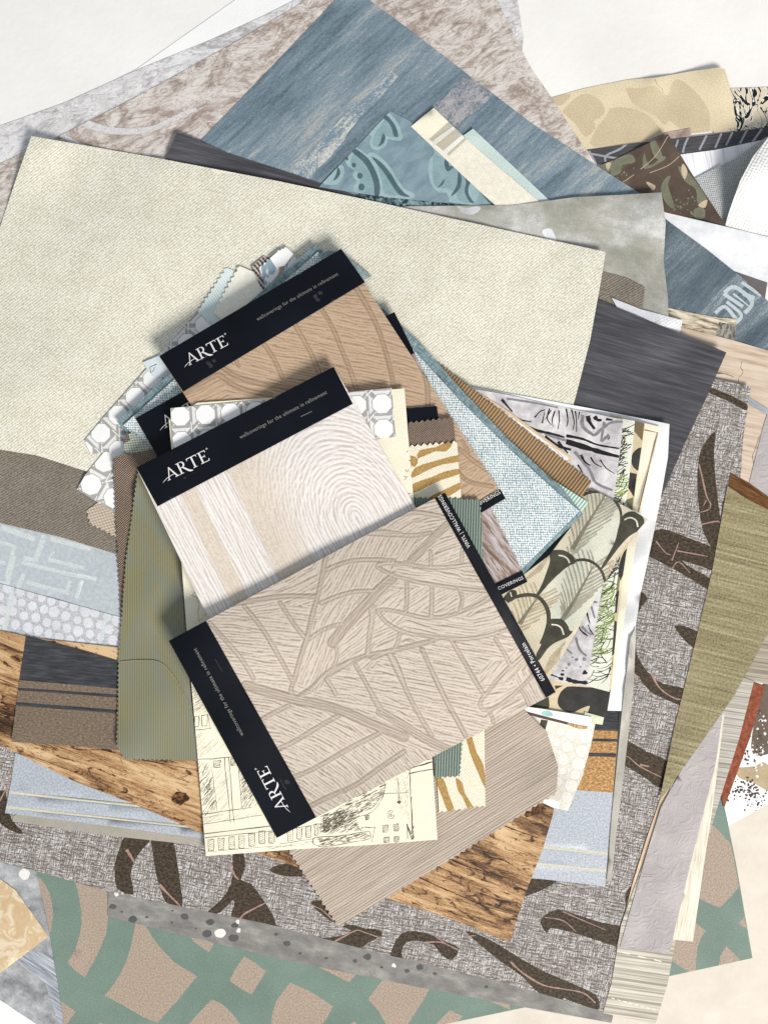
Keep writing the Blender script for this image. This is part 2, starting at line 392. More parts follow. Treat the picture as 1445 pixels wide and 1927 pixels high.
def flat(name, polys, zf, dz, mat, parent):
    V = []; F = []
    from mathutils.geometry import tessellate_polygon
    for i, p in enumerate(polys):
        b = len(V); u = np.array([q[0] for q in p]); v = np.array([q[1] for q in p]); z = samp(zf, u, v)+dz+i*2e-6
        V += [P(a, c, e) for a, c, e in zip(u, v, z)]
        for t in tessellate_polygon([[Vector((q[0], -q[1], 0)) for q in p]]):
            a, c, e = (p[k] for k in t); F.append([b+k for k in (t if (c[0]-a[0])*(e[1]-a[1])-(c[1]-a[1])*(e[0]-a[0]) < 0 else t[::-1])])
    return link(name, V, F, [mat], [0]*len(F), None, None, parent)
def logo(zf, dz, o, d, h, parent):
    f = frame(o, d, h); a = flat('logo_lettering', [[f(x, y) for x, y in p] for p in LOGO], zf, dz, M['silverink'], parent)
    flat('registered_mark', [circ(*f(4.08, 1.0), 1.9, 10)], zf, dz, M['greyink'], parent); return a
def text(name, s, zf, dz, o, e, mat, parent, hscale=1.0, off=0.0):
    """text of the built-in face, fitted between two points"""
    cu = bpy.data.curves.new('t', 'FONT'); cu.body = s; cu.resolution_u = 2; cu.size = 1; cu.space_character = 1.1; cu.offset = off
    ob = bpy.data.objects.new('t', cu); COL.objects.link(ob); bpy.context.view_layer.update()
    me = bpy.data.meshes.new_from_object(ob.evaluated_get(bpy.context.evaluated_depsgraph_get())); bpy.data.objects.remove(ob)
    xs = [q.co.x for q in me.vertices]; L = math.hypot(e[0]-o[0], e[1]-o[1]); k = L/(max(xs)-min(xs)); f = frame(o, (e[0]-o[0], e[1]-o[1]), 1)
    pts = [f((q.co.x-min(xs))*k, q.co.y*k*hscale) for q in me.vertices]; u = np.array([p[0] for p in pts]); v = np.array([p[1] for p in pts])
    V = [P(a, b, c) for a, b, c in zip(u, v, samp(zf, u, v)+dz)]
    F = []
    for p in me.polygons:
        F.append(list(p.vertices))
    bpy.data.meshes.remove(me)
    return link(name, V, F, [mat], [0]*len(F), None, None, parent)
def bar(name, p, q, w, zf, dz, h, mat, parent):
    L = math.hypot(q[0]-p[0], q[1]-p[1]); nx, ny = -(q[1]-p[1])/L*w/2, (q[0]-p[0])/L*w/2
    pl = [(p[0]+nx, p[1]+ny), (p[0]-nx, p[1]-ny), (q[0]-nx, q[1]-ny), (q[0]+nx, q[1]+ny)]
    return build(name, pl, mat, zf, h, 0, (), 50, parent, None, dz)
#=PART2=
# ------------------------------------------------------------------ the setting: plastered white floor
n = N('white_floor', .85, .2, bump=.22, bumpd=.001)
a = n.noise(240, det=5); b = n.noise(16, det=3, off=3); n.done(n.ramp(a, [(.3, (238, 236, 232)), (.7, (247, 245, 242))]), b)
def ground():
    s = 4000; pts = [(-s, -s), (W+s, -s), (W+s, H+s), (-s, H+s)]; V = [P(u, v, 0) for u, v in pts]
    o = link('floor', V, [[3, 2, 1, 0]], [n.m], [0], [(p[0]/100, -p[1]/100) for p in pts]); tag(o, kind='structure')
ground()
sheet('wallpaper_sheet', 'warm cream plaster-textured sheet added for the warmer floor tone in the bottom right corner below the teal trellis', 'wallpaper sheet',
      [(-300, 2060), (560, 1960), (1180, 1800), (1300, 1560), (1560, 1430), (1700, 1420), (1700, 2200), (-300, 2200)], mottled('cream_plaster', [(.3, (214, 205, 192)), (.7, (226, 218, 206))], 90, det=5, rgh=.85, bump=.5, grain=(.1, 8)), 0, r=3, step=40)  # added sheet: carries the floor's warmer tone in this corner
G1 = 'large wallpaper sheets at the bottom of the pile'
WP = 'wallpaper sheet'
# --- loose papers right at the floor
sheet('paper_sheet', 'blank bright white paper peeking out behind the weathered mural at the top left', WP,
      [(252, 134), (448, -4), (640, -120), (820, -60), (700, 260), (330, 240)], M['bright'], r=3)
LT = 9, 1620, 2.89
m_grey = mottled('grey_clouded_print', [(.3, (120, 122, 124)), (.5, (160, 162, 164)), (.7, (196, 198, 200))], 40, det=6, grain=(.3, 3))
sheet('wallpaper_sheet', 'grey clouded plaster-look sheet at the bottom left corner of the photo', WP,
      [(-150, 1740), (92, 1752), (200, 1960), (180, 2070), (70, 1928), (-20, 1868)], m_grey, -60, r=3)
n = N('grey_scratched', .6, .3, bump=.4); f = n.noise(60, 3.2, 3); c = n.ramp(f, [(.3, (110, 116, 128)), (.5, (160, 165, 174)), (.75, (205, 208, 214))]); m_scr = n.done(c, f)
sheet('wallpaper_sheet', 'blue-grey scratched metallic sheet beside the teal trellis paper, bottom left', WP,
      [(30, 1700), (96, 1760), (170, 1935), (210, 2010), (150, 2040), (85, 1850), (20, 1800)], m_scr, 35, r=3)
sheet('wallpaper_sheet', 'grey concrete-look corner with a white chip above the round beige blossom sheet', WP,
      [(-60, 1600), (110, 1650), (140, 1800), (60, 1790), (-60, 1680)], m_grey, 20, r=3,
      prints=[(M['white'], cr(circ(48, 1648, 10, 7, .4), 4))])
blo = mottled('beige_blossom', [(.44, (224, 208, 180)), (.5, (210, 186, 150)), (.62, (204, 176, 138))], 34, det=5, dist=1.4, grain=(.02, 3))
sheet('wallpaper_sheet', 'cream sheet with tan mottled blossom print at the left edge near the bottom', WP,
      [(-120, 1640), (-2, 1652), (30, 1675), (92, 1762), (0, 1832), (-120, 1880)], blo, 30, r=3)
# --- right edge, low layers
coral = N('ink_coral_print', .7, .2); nn = coral.noise(26, 44, 2, .5, 2.2); ab = coral.math('ABSOLUTE', coral.math('SUBTRACT', nn, .5))
coral = coral.done(coral.ramp(ab, [(.045, (26, 30, 32)), (.055, (244, 240, 232)), (.075, (244, 240, 232)), (.1, (222, 208, 182))]))
sheet('wallpaper_sheet', 'cream sheet with black branching coral print at the right edge near the top', WP,
      [(1330, 170), (1372, 166), (1560, 160), (1560, 240), (1384, 250), (1340, 250)], coral, -10, r=3)
MB = (945, 0, 2.89)
pr = plain('beige_damask_motif', (216, 199, 166), .015)
B = [[(258, 525), (372, 512), (330, 566), (290, 572)], [(330, 600), (395, 535), (450, 510), (520, 535), (558, 600), (530, 640), (500, 655), (503, 700), (450, 745), (400, 680), (345, 625)],
     [(495, 800), (510, 700), (550, 650), (580, 600), (590, 588), (680, 585), (780, 620), (850, 690), (862, 735), (820, 760)],
     [(672, 478), (740, 480), (830, 465), (875, 512), (905, 510), (920, 455), (962, 432), (1050, 500), (1110, 580), (1128, 650), (1112, 735), (1000, 712), (950, 690), (905, 655), (880, 680), (830, 630), (720, 570), (685, 520)]]
sheet('wallpaper_sheet', 'creased beige damask sheet with large tonal leaf shapes at the upper right', WP,
      [(1015, 190), (1100, 166), (1180, 150), (1233, 146), (1300, 134), (1352, 127), (1363, 130), (1372, 160), (1378, 190), (1385, 240), (1300, 252), (1230, 266), (1105, 284), (1060, 290)],
      plain('beige_damask_paper', (232, 217, 184), .02, 90), -10,
      [(pr, Z(*MB, cr(p, 3))) for p in B]+[(plain('tear_line', (186, 160, 120)), Z(*MB, stroke([(830, 430), (840, 460), (865, 480), (872, 505)], 5, 2)))], r=4, lift=[(1360, 130, 60, .006), (1233, 150, 25, .003)])  # last print is a brown line along the tear
tb = mottled('charcoal_brushed', [(.3, (58, 58, 62)), (.6, (84, 84, 88)), (.8, (108, 108, 112))], 60, 3, grain=(.4, 2.5))
lg = plain('silver_line', (168, 172, 180))
pc = [[(470, 820), (505, 885), (500, 890)], [(475, 835), (640, 865)], [(560, 880), (565, 845), (640, 810), (700, 760)], [(930, 830), (955, 760)], [(980, 830), (990, 790), (1010, 745)], [(1070, 815), (1110, 735)], [(1155, 805), (1190, 725)], [(1215, 790), (1250, 720)], [(1290, 780), (1330, 705)], [(1360, 770), (1410, 700)]]
sheet('wallpaper_sheet', 'pinkish scrap with blurred brown print between the damask and charcoal trellis strips', WP,
      [(1130, 300), (1250, 250), (1298, 241), (1302, 262), (1200, 300)], mottled('dusty_pink_print', [(.3, (140, 118, 110)), (.7, (206, 188, 178))], 22), r=3)
sheet('wallpaper_sheet', 'charcoal strip with pale silver trellis lines below the beige damask', WP,
      [(1104, 282), (1200, 269), (1330, 254), (1560, 224), (1560, 250), (1420, 272), (1290, 291), (1122, 309)], tb, -8,
      [(lg, Z(*MB, stroke(p, 11))) for p in pc], r=3)
stw = strands('white_lilac_strie', [(214, 214, 224), (240, 240, 246), (250, 250, 252)], 200, 5, lo=.35, hi=.6, bump=.2)
sheet('wallpaper_sheet', 'white paper with faint lilac vertical streaks right of the brown camouflage sheet', WP,
      [(1270, 292), (1345, 282), (1440, 262), (1420, 300), (1320, 350), (1300, 345)], stw, 80, r=3)
org = strands('rust_wood', [(120, 78, 42), (178, 120, 70), (206, 156, 104)], 60, 4, lo=.35, hi=.65)
sheet('wallpaper_sheet', 'orange-brown wood grain strip showing under the camouflage sheet', WP,
      [(1140, 330), (1230, 350), (1300, 395), (1330, 440), (1200, 420), (1140, 370)], org, 22, r=3)
gm = dots('grey_mesh_emboss', (160, 164, 164), (196, 200, 200), 5, bump=.8, patch=.15, soft=.4)
wm = dots('white_mesh_emboss', (226, 226, 222), (244, 244, 242), 8, bump=.9, patch=.15, soft=.4)
sheet('wallpaper_sheet', 'silver-grey embossed mesh sheet curling at the right edge under the white one', WP,
      [(1300, 338), (1380, 300), (1440, 258), (1560, 230), (1560, 460), (1370, 430)], gm, -35, r=4, lift=[(1450, 300, 80, .01)])
sheet('wallpaper_sheet', 'white pebbled vinyl sheet curling over the grey mesh at the right edge', WP,
      [(1445, 258), (1415, 296), (1392, 340), (1372, 395), (1362, 430), (1470, 470), (1560, 480), (1560, 200)], wm, -20, r=6, lift=[(1400, 330, 55, .012), (1450, 300, 100, .012)])
ol = plain('camouflage_olive', (124, 125, 105), .05, 20); bei = plain('camouflage_beige', (206, 190, 160), .03, 20)
cm = [(ol, [(600, 880), (690, 838), (722, 880), (650, 900), (640, 940), (590, 955)]), (ol, [(890, 965), (915, 960), (900, 1010), (935, 1120), (915, 1130), (880, 1090), (860, 1020)]), (ol, [(955, 905), (1010, 940), (1110, 1080), (1060, 1105), (1050, 1030), (990, 985)]),
      (ol, [(770, 830), (800, 900), (870, 850), (880, 870), (770, 920)]), (ol, [(1040, 1140), (1090, 1128), (1100, 1180), (1050, 1190)]), (ol, [(800, 770), (830, 765), (870, 850), (830, 860)]), (ol, [(500, 860), (560, 890), (600, 870), (575, 940), (530, 920)]),
      (bei, [(980, 890), (1005, 930), (990, 975), (972, 930)]), (bei, [(780, 988), (830, 1010), (815, 1035)]), (bei, [(1062, 1115), (1112, 1085), (1100, 1130)]), (bei, [(560, 890), (590, 885), (575, 925)])]
cm = [(m_, Z(*MB, cr([(x*1, y*1) for x, y in p], 3))) for m_, p in cm]
for k in range(70):
    x, y = random.choice([(1060, 1050), (660, 920), (960, 1130), (1040, 1140)]); x += random.gauss(0, 34); y += random.gauss(0, 30)
    cm.append((ol, Z(*MB, circ(x, y, random.uniform(2, 7), 6, .4))))
for q in ([(750, 920), (830, 850), (900, 740)], [(640, 1000), (715, 950)], [(800, 940), (900, 900), (960, 850)]): cm.append((bei, Z(*MB, stroke(q, 3))))
sheet('wallpaper_sheet', 'brown and olive camouflage leaf sheet with a point at the right of the blue mural', WP,
      [(1095, 325), (1160, 298), (1256, 252), (1300, 325), (1367, 427), (1290, 408), (1180, 380), (1110, 360)], plain('camouflage_brown', (92, 78, 68), .06, 25), -28, cm, r=4, lift=[(1256, 252, 50, .006)])
ws = mottled('white_speckle_vinyl', [(.35, (222, 224, 228)), (.65, (238, 239, 241))], 22, det=4, rgh=.6)
sheet('wallpaper_sheet', 'white faintly speckled sheet between the camouflage and the dark blue brushed sheet', WP,
      [(1244, 398), (1367, 427), (1470, 452), (1560, 480), (1560, 560), (1440, 540), (1380, 525), (1200, 470)], ws, 14, r=4)
sheet('sample_card', 'small plain taupe card tucked beside the dark blue sheet at the right', 'card',
      [(1350, 500), (1443, 532), (1437, 572), (1380, 580)], plain('taupe_card', (112, 106, 108)), r=3)
# blue sheet with script, right
def blue(name, k=1.0, light=(176, 180, 178), off=0, lo=.66):
    n = N(name, .6, .3, bump=.3); a = n.noise(420, 70, 6, .6, .4, off=off); b = n.noise(60, 7, 3, .6, .2, off=7+off); g = n.noise(2.4, det=1)
    f = n.math('ADD', n.math('MULTIPLY', a, .66), n.math('MULTIPLY', b, .34)); f = n.math('ADD', f, n.math('MULTIPLY', n.math('SUBTRACT', g, .5), .3)); f = n.math('MULTIPLY_ADD', n.math('SUBTRACT', n.noise(9, 3, 3, .7, off=21), .5), .26, f); f = n.math('MULTIPLY_ADD', n.math('SUBTRACT', n.noise(500, 36, 2, .5, .3, off=31+off), .5), .3, f)
    q = lambda c: tuple(int(x*k) for x in c)
    return n.done(n.ramp(f, [(.30, q((86, 101, 112))), (.42, q((108, 127, 139))), (.52, q((124, 142, 153))), (.60, q((140, 155, 165))), (lo+.04, light)]), f)
mb2 = blue('dark_blue_brushed', .8, (150, 162, 168), 3)
sc = plain('script_white', (196, 208, 212), .03)
mm = (1000, 380, 3.247)
ltr = [stroke([(1170, 560), (1290, 640)], 22), stroke([(1175, 555), (1240, 520), (1345, 610), (1300, 680)], 24), stroke([(1230, 560), (1330, 640)], 10, jit=.5), stroke([(1280, 490), (1400, 570)], 20), stroke([(1190, 610), (1280, 690), (1240, 745)], 20), stroke([(1120, 680), (1180, 640), (1250, 720)], 22), stroke([(1110, 700), (1200, 740)], 16, jit=.4), stroke([(1290, 560), (1360, 590)], 26)]
sheet('wallpaper_sheet', 'dark denim-blue brushed sheet with broken pale lettering at the right edge', WP,
      [(1230, 395), (1262, 420), (1330, 470), (1390, 518), (1470, 590), (1560, 650), (1560, 700), (1445, 662), (1380, 642), (1258, 580), (1240, 500)], mb2, -45,
      [(sc, Z(*mm, p)) for p in ltr], r=4)
bs = strands('beige_streak_print', [(120, 110, 92), (186, 172, 148), (226, 216, 196)], 34, 6, lo=.38, hi=.6)
sheet('wallpaper_sheet', 'narrow beige and dark streaked strip below the dark blue lettered sheet', WP,
      [(1235, 575), (1260, 580), (1352, 598), (1386, 600), (1382, 642), (1290, 622), (1230, 600)], bs, 12,
      [(mottled('grey_bark_block', [(.4, (90, 86, 78)), (.6, (160, 156, 146))], 8, 20), [(1352, 606), (1387, 612), (1382, 641), (1346, 632)])], r=3)
wb = strands('beige_wood', [(180, 158, 138), (206, 186, 166), (218, 202, 184)], 120, 9, lo=.3, hi=.6, bump=.25)
ck = plain('wood_crack', (120, 98, 76))
sheet('wallpaper_sheet', 'pale beige wood-look sheet at the right edge between the grey bark and blue sheets', WP,
      [(1200, 590), (1270, 612), (1385, 642), (1560, 695), (1560, 1000), (1446, 960), (1360, 900), (1300, 800)], wb, 12,
      [(ck, Z(*mm, stroke([(1285, 970), (1275, 1010), (1290, 1040), (1262, 1080), (1268, 1110)], 3, jit=.5))), (ck, Z(*mm, stroke([(1130, 1045), (1180, 1050), (1235, 1070)], 9, 3, jit=.5))), (ck, stroke([(1428, 820), (1420, 845), (1415, 860), (1420, 880)], 1.2))], r=4)
cri = N('lilac_crinkle', .7, .25, bump=1.0, bumpd=.0016); f = cri.noise(26, 34, 4, .6, 1.6); cri = cri.done(cri.ramp(cri.noise(90), [(.3, (172, 166, 166)), (.7, (188, 182, 181))]), cri.math('ABSOLUTE', cri.math('SUBTRACT', f, .5)))
sheet('wallpaper_sheet', 'narrow lilac-grey crinkled strip at the right edge above the dark brown wood band', WP,
      [(1446, 770), (1436, 800), (1408, 912), (1450, 940), (1560, 990), (1560, 740)], cri, 80, r=3)
sheet('plastic_strip', 'thin translucent pale blue strip crossing the grey bark and beige wood sheets at the right', 'strip',
      [(1342, 705), (1352, 712), (1400, 742), (1470, 785), (1470, 795), (1400, 757), (1340, 716)], plain('pale_blue_strip', (172, 180, 188), rough=.3), r=2)
# --- teal trellis paper
tk = (60, 1630, 2.89); t2 = (450, 1450, 2.627); t3 = (945, 1480, 2.89)
K = [Z(*tk, cr(p, 2)) if 0 else Z(*tk, p) for p in [
 [(33, 55), (60, 80), (80, 110), (100, 150), (112, 200), (118, 265), (110, 330), (95, 385), (40, 300), (10, 100)],
 [(232, 75), (405, 122), (413, 200), (416, 280), (405, 370), (375, 445), (335, 525), (290, 605), (240, 570), (195, 525), (220, 485), (242, 440), (262, 375), (272, 310), (272, 250), (262, 190), (250, 130)],
 [(565, 312), (618, 318), (650, 375), (690, 432), (735, 480), (780, 525), (840, 562), (900, 600), (845, 665), (790, 735), (735, 795), (685, 852), (610, 822), (540, 782), (470, 742), (398, 705), (445, 645), (485, 580), (515, 515), (535, 455), (550, 390)],
 [(832, 358), (920, 375), (1002, 398), (985, 430), (965, 468), (900, 425)], [(1155, 490), (1215, 525), (1275, 572), (1235, 635), (1195, 698), (1135, 665), (1075, 622), (1110, 555)],
 [(820, 900), (880, 830), (930, 775), (980, 725), (1030, 745), (1090, 800), (1150, 880), (1200, 960), (1000, 1100)], [(160, 735), (240, 790), (200, 850), (150, 900)],
 [(330, 900), (370, 850), (410, 865), (450, 920)]]]
K += [Z(*t2, p) for p in [[(250, 1048), (345, 1088), (465, 1165), (430, 1230), (380, 1290), (250, 1290), (158, 1262), (165, 1200), (185, 1140)],
 [(272, 908), (450, 925), (602, 960), (575, 1010), (545, 1048), (400, 975)], [(740, 995), (820, 1008), (895, 1028), (930, 1055), (938, 1085), (905, 1145), (830, 1260), (760, 1330), (725, 1253), (690, 1190), (637, 1130), (690, 1060)],
 [(1140, 1066), (1240, 1088), (1342, 1110), (1338, 1150), (1335, 1182), (1240, 1140)], [(1040, 1185), (1105, 1215), (1060, 1260), (985, 1280), (975, 1250)], [(540, 1260), (570, 1240), (600, 1270), (560, 1300)]]]
K += [Z(*t3, p) for p in [[(1140, 205), (1185, 250), (1240, 312), (1262, 420), (1285, 545), (1240, 600), (1180, 660), (1120, 635), (1062, 605), (1080, 450), (1105, 300)],
 [(1043, 738), (1105, 785), (1080, 820), (1060, 875), (1052, 940), (1050, 1003), (1010, 1008), (915, 945), (920, 835)], [(1215, 868), (1255, 905), (1292, 948), (1240, 960), (1175, 978), (1185, 920)], [(1312, 708), (1330, 775), (1285, 748)]]]
kraft = mottled('kraft_glitter', [(.3, (150, 132, 118)), (.7, (184, 168, 152))], 3, grain=(.5, 2), det=2)
sheet('wallpaper_sheet', 'teal and kraft-brown geometric trellis sheet along the bottom of the pile', WP,
      [(70, 1640), (95, 1760), (122, 1930), (148, 2075), (700, 1956), (1029, 1887), (1415, 1803), (1385, 1630), (1358, 1495), (1300, 1180), (700, 1200), (200, 1300)],
      plain('muted_teal_paper', (122, 142, 131), .03, 120), 0, [(kraft, p) for p in K], r=3, step=20)
# --- splatter paper lower right
spl = plain('brown_ink', (112, 96, 86), .06, 30); dk = plain('dark_brown_ink', (76, 66, 64))
pr = [(spl, Z(1195, 1130, 4.48, cr([(1075, 700), (1050, 780), (1020, 900), (1000, 1020), (980, 1150), (975, 1250), (1000, 1300), (1060, 1310), (1130, 1290), (1250, 1250), (1250, 700)], 3))),
      (plain('beige_paint', (192, 172, 140)), Z(1195, 1130, 4.48, cr([(830, 1420), (900, 1405), (1010, 1395), (1075, 1360), (1130, 1400), (1250, 1500), (1250, 1640), (1100, 1600), (980, 1530), (900, 1510), (860, 1480)], 2)))]
for k in range(230):
    if k < 110: x, y = random.uniform(870, 1060), random.uniform(900, 1400); y = y if random.random() < .5 else random.gauss(1330, 45)
    else: x = random.gauss(950, 80); y = 1600+(x-850)*.25+random.gauss(0, 55)
    pr.append((dk if k > 60 else M['white'], Z(1195, 1130, 4.48, circ(x+ (90 if k <= 60 else 0), y, random.uniform(3, 13), 7, .5))))
sheet('wallpaper_sheet', 'white sheet with brown paint splatter and a beige patch at the lower right edge', WP,
      [(1400, 1278), (1445, 1288), (1560, 1300), (1560, 1470), (1445, 1512), (1370, 1554), (1358, 1500), (1380, 1420)], M['bright'], 0, pr, r=3, step=20)
# --- murals
def mural(name, c, off, light):
    n = N(name, .75, .2, bump=.5, bumpd=.0008); a = n.noise(110, 60, 7, .68, 1.6, off=off); b = n.noise(26, 9, 4, .7, 1.0, off=off+3); k = n.noise(60, 26, 3, .6, 2.2, off=off+9)
    f = n.math('ADD', n.math('MULTIPLY', a, .62), n.math('MULTIPLY', b, .38)); rg = n.math('ABSOLUTE', n.math('SUBTRACT', k, .5))
    base = n.ramp(f, [(.33, c[0]), (.42, c[1]), (.49, c[2]), (.60, c[3])])
    return n.done(n.mix(n.ramp(rg, [(.012, .55), (.045, 0.0)]), base, light), f)
mu1 = mural('blue_grey_mural', [(160, 156, 158), (192, 189, 191), (220, 219, 220), (235, 234, 235)], 0, (158, 152, 150))
mu2 = mural('mauve_brown_mural', [(146, 130, 123), (174, 160, 153), (206, 198, 192), (224, 218, 213)], 5, (142, 124, 104))
swl = plain('mural_white_scroll', (228, 226, 226), .04, 14, grain=.05)
s1 = [stroke([(100, 250), (125, 225), (110, 200), (95, 205)], 16, 8), stroke([(180, 200), (205, 196), (235, 180), (240, 165), (215, 155), (185, 170), (178, 185)], 7)]
sheet('wallpaper_sheet', 'pale grey weathered mural sheet with white scrolls, lowest of the two at the top left', WP,
      [(-120, 292), (0, 237), (120, 194), (262, 130), (400, 74), (500, 28), (570, -8), (700, -80), (960, -80), (985, 70), (960, 300), (300, 500), (-120, 900)], mu1, -24, [(swl, p) for p in s1], r=4)
s2 = [stroke([(150, 228), (210, 246), (280, 244), (330, 222), (370, 205)], 15, 5), stroke([(110, 250), (150, 272), (230, 300), (330, 300)], 8)]
sheet('wallpaper_sheet', 'large mauve and ivory weathered mural sheet behind the blue one at the top', WP,
      [(-130, 372), (0, 308), (100, 262), (250, 186), (420, 92), (560, 10), (640, -60), (900, -60), (935, 0), (1000, 130), (1035, 180), (1108, 292), (1150, 400), (1000, 700), (300, 800), (-130, 900)], mu2, -24, [(swl, p) for p in s2], r=4, wob=.8)
mb1 = blue('blue_brushed', 1.0, (178, 178, 172), 0, .655)
n = N('silver_rub', .5, .4); f = n.math('ADD', n.math('MULTIPLY', n.noise(70, 22, 3, .7), .5), n.math('MULTIPLY', n.noise(5, 3, 3, .85, off=4), .5)); silv = n.done(n.ramp(f, [(.46, (118, 140, 155)), (.52, (172, 178, 178)), (.6, (210, 210, 204))]))
n = N('silver_rub_faint', .5, .4); f = n.math('ADD', n.math('MULTIPLY', n.noise(40, 22, 3, .7), .5), n.math('MULTIPLY', n.noise(5, 4, 3, .85, off=4), .5)); silf = n.done(n.ramp(f, [(.42, (100, 118, 132)), (.5, (150, 150, 154)), (.6, (178, 176, 178))]))
RB = (480, 0, 2.89)
rb = [(silv, Z(*RB, stroke([(230, 960), (330, 860), (420, 770), (480, 690), (560, 600), (640, 530), (760, 400)], 110, 50, jit=.1))),
      (silf, Z(*RB, cr([(970, 570), (1020, 540), (1100, 450), (1160, 410), (1250, 450), (1290, 500), (1250, 560), (1200, 560), (1220, 600), (1140, 640), (1110, 700), (1060, 660), (1000, 620)], 3)))]
sheet('wallpaper_sheet', 'large steel-blue brushed wallpaper sheet with silvery rubbed patches at the top centre', WP,
      [(374, 268), (500, 138), (660, -30), (700, 4), (780, 63), (880, 140), (1000, 232), (1110, 304), (1212, 369), (1226, 380), (1180, 560), (1000, 800), (600, 600)], mb1, -42, rb, r=4)
# --- the big bark sheet
bark = mesh_weave('grey_basket_bark', [(106, 97, 92), (140, 132, 127), (160, 153, 149), (178, 172, 168), (200, 196, 194)], 4.6, patch=.25, l=7)
conc = mottled('dotted_concrete', [(.3, (116, 114, 112)), (.55, (140, 138, 134)), (.75, (166, 164, 158))], 50, 26, grain=(.3, 3))
cd = plain('dark_dot', (92, 92, 92)); cpr = []
for x, y, r_, w_ in [(213, 1706, 9, 1), (250, 1730, 11, 1), (284, 1694, 4, 1), (277, 1726, 4, 1), (230, 1716, 3, 1), (348, 1725, 10, 1), (396, 1735, 10, 1), (442, 1741, 9, 1), (369, 1747, 3, 1), (390, 1757, 12, 1), (440, 1765, 12, 1), (324, 1736, 3, 1), (325, 1714, 3, 1), (540, 1775, 9, 1), (565, 1794, 4, 0), (614, 1803, 4, 0), (668, 1808, 6, 0), (692, 1800, 10, 0), (718, 1820, 4, 0), (766, 1827, 6, 0), (790, 1820, 9, 0), (818, 1832, 5, 0), (915, 1857, 5, 0), (520, 1758, 5, 0)]:
    cpr.append((cd, circ(x, y, r_*.82, 9, .2, .75)))
for x, y, r_ in [(414, 1757, 12), (449, 1752, 5), (220, 1680, 6), (741, 1817, 4), (448, 1735, 4)]: cpr.append((M['white'], cr(circ(x, y, r_*.9, 7, .4), 4)))
sheet('wallpaper_sheet', 'grey concrete-look strip with dark dots between the bark sheet and the teal trellis', WP,
      [(205, 1672), (203, 1724), (350, 1762), (560, 1812), (800, 1860), (1000, 1898), (1150, 1925), (1200, 1700), (700, 1500), (300, 1500)], conc, 13, cpr, r=3)
sheet('wallpaper_sheet', 'rust-brown mottled strip running down beside the white splatter sheet', WP,
      [(1418, 1284), (1438, 1291), (1410, 1390), (1362, 1520), (1356, 1497), (1390, 1390)], mottled('rust_leather', [(.3, (110, 52, 34)), (.55, (144, 76, 50)), (.75, (166, 98, 72))], 10), 75, r=3, thick=.0006)
gl = strands('grey_line_grasscloth', [(140, 134, 124), (180, 174, 164), (206, 202, 192)], 300, 3.2, lo=.35, hi=.6)
gl2 = strands('brown_grey_grasscloth', [(128, 118, 102), (164, 154, 136), (188, 180, 164)], 300, 3.0, lo=.35, hi=.6)
sheet('wallpaper_sheet', 'brown-grey fine lined grasscloth at the right edge above the rust strip', WP,
      [(1380, 1280), (1400, 1230), (1460, 1150), (1560, 1100), (1560, 1310), (1445, 1288), (1415, 1282)], gl2, 8, r=3)
sheet('wallpaper_sheet', 'light grey grasscloth with fine horizontal threads left of the rust strip', WP,
      [(1300, 1300), (1390, 1272), (1418, 1282), (1390, 1390), (1355, 1500), (1328, 1590), (1270, 1690), (1290, 1480)], gl, 8, r=3)
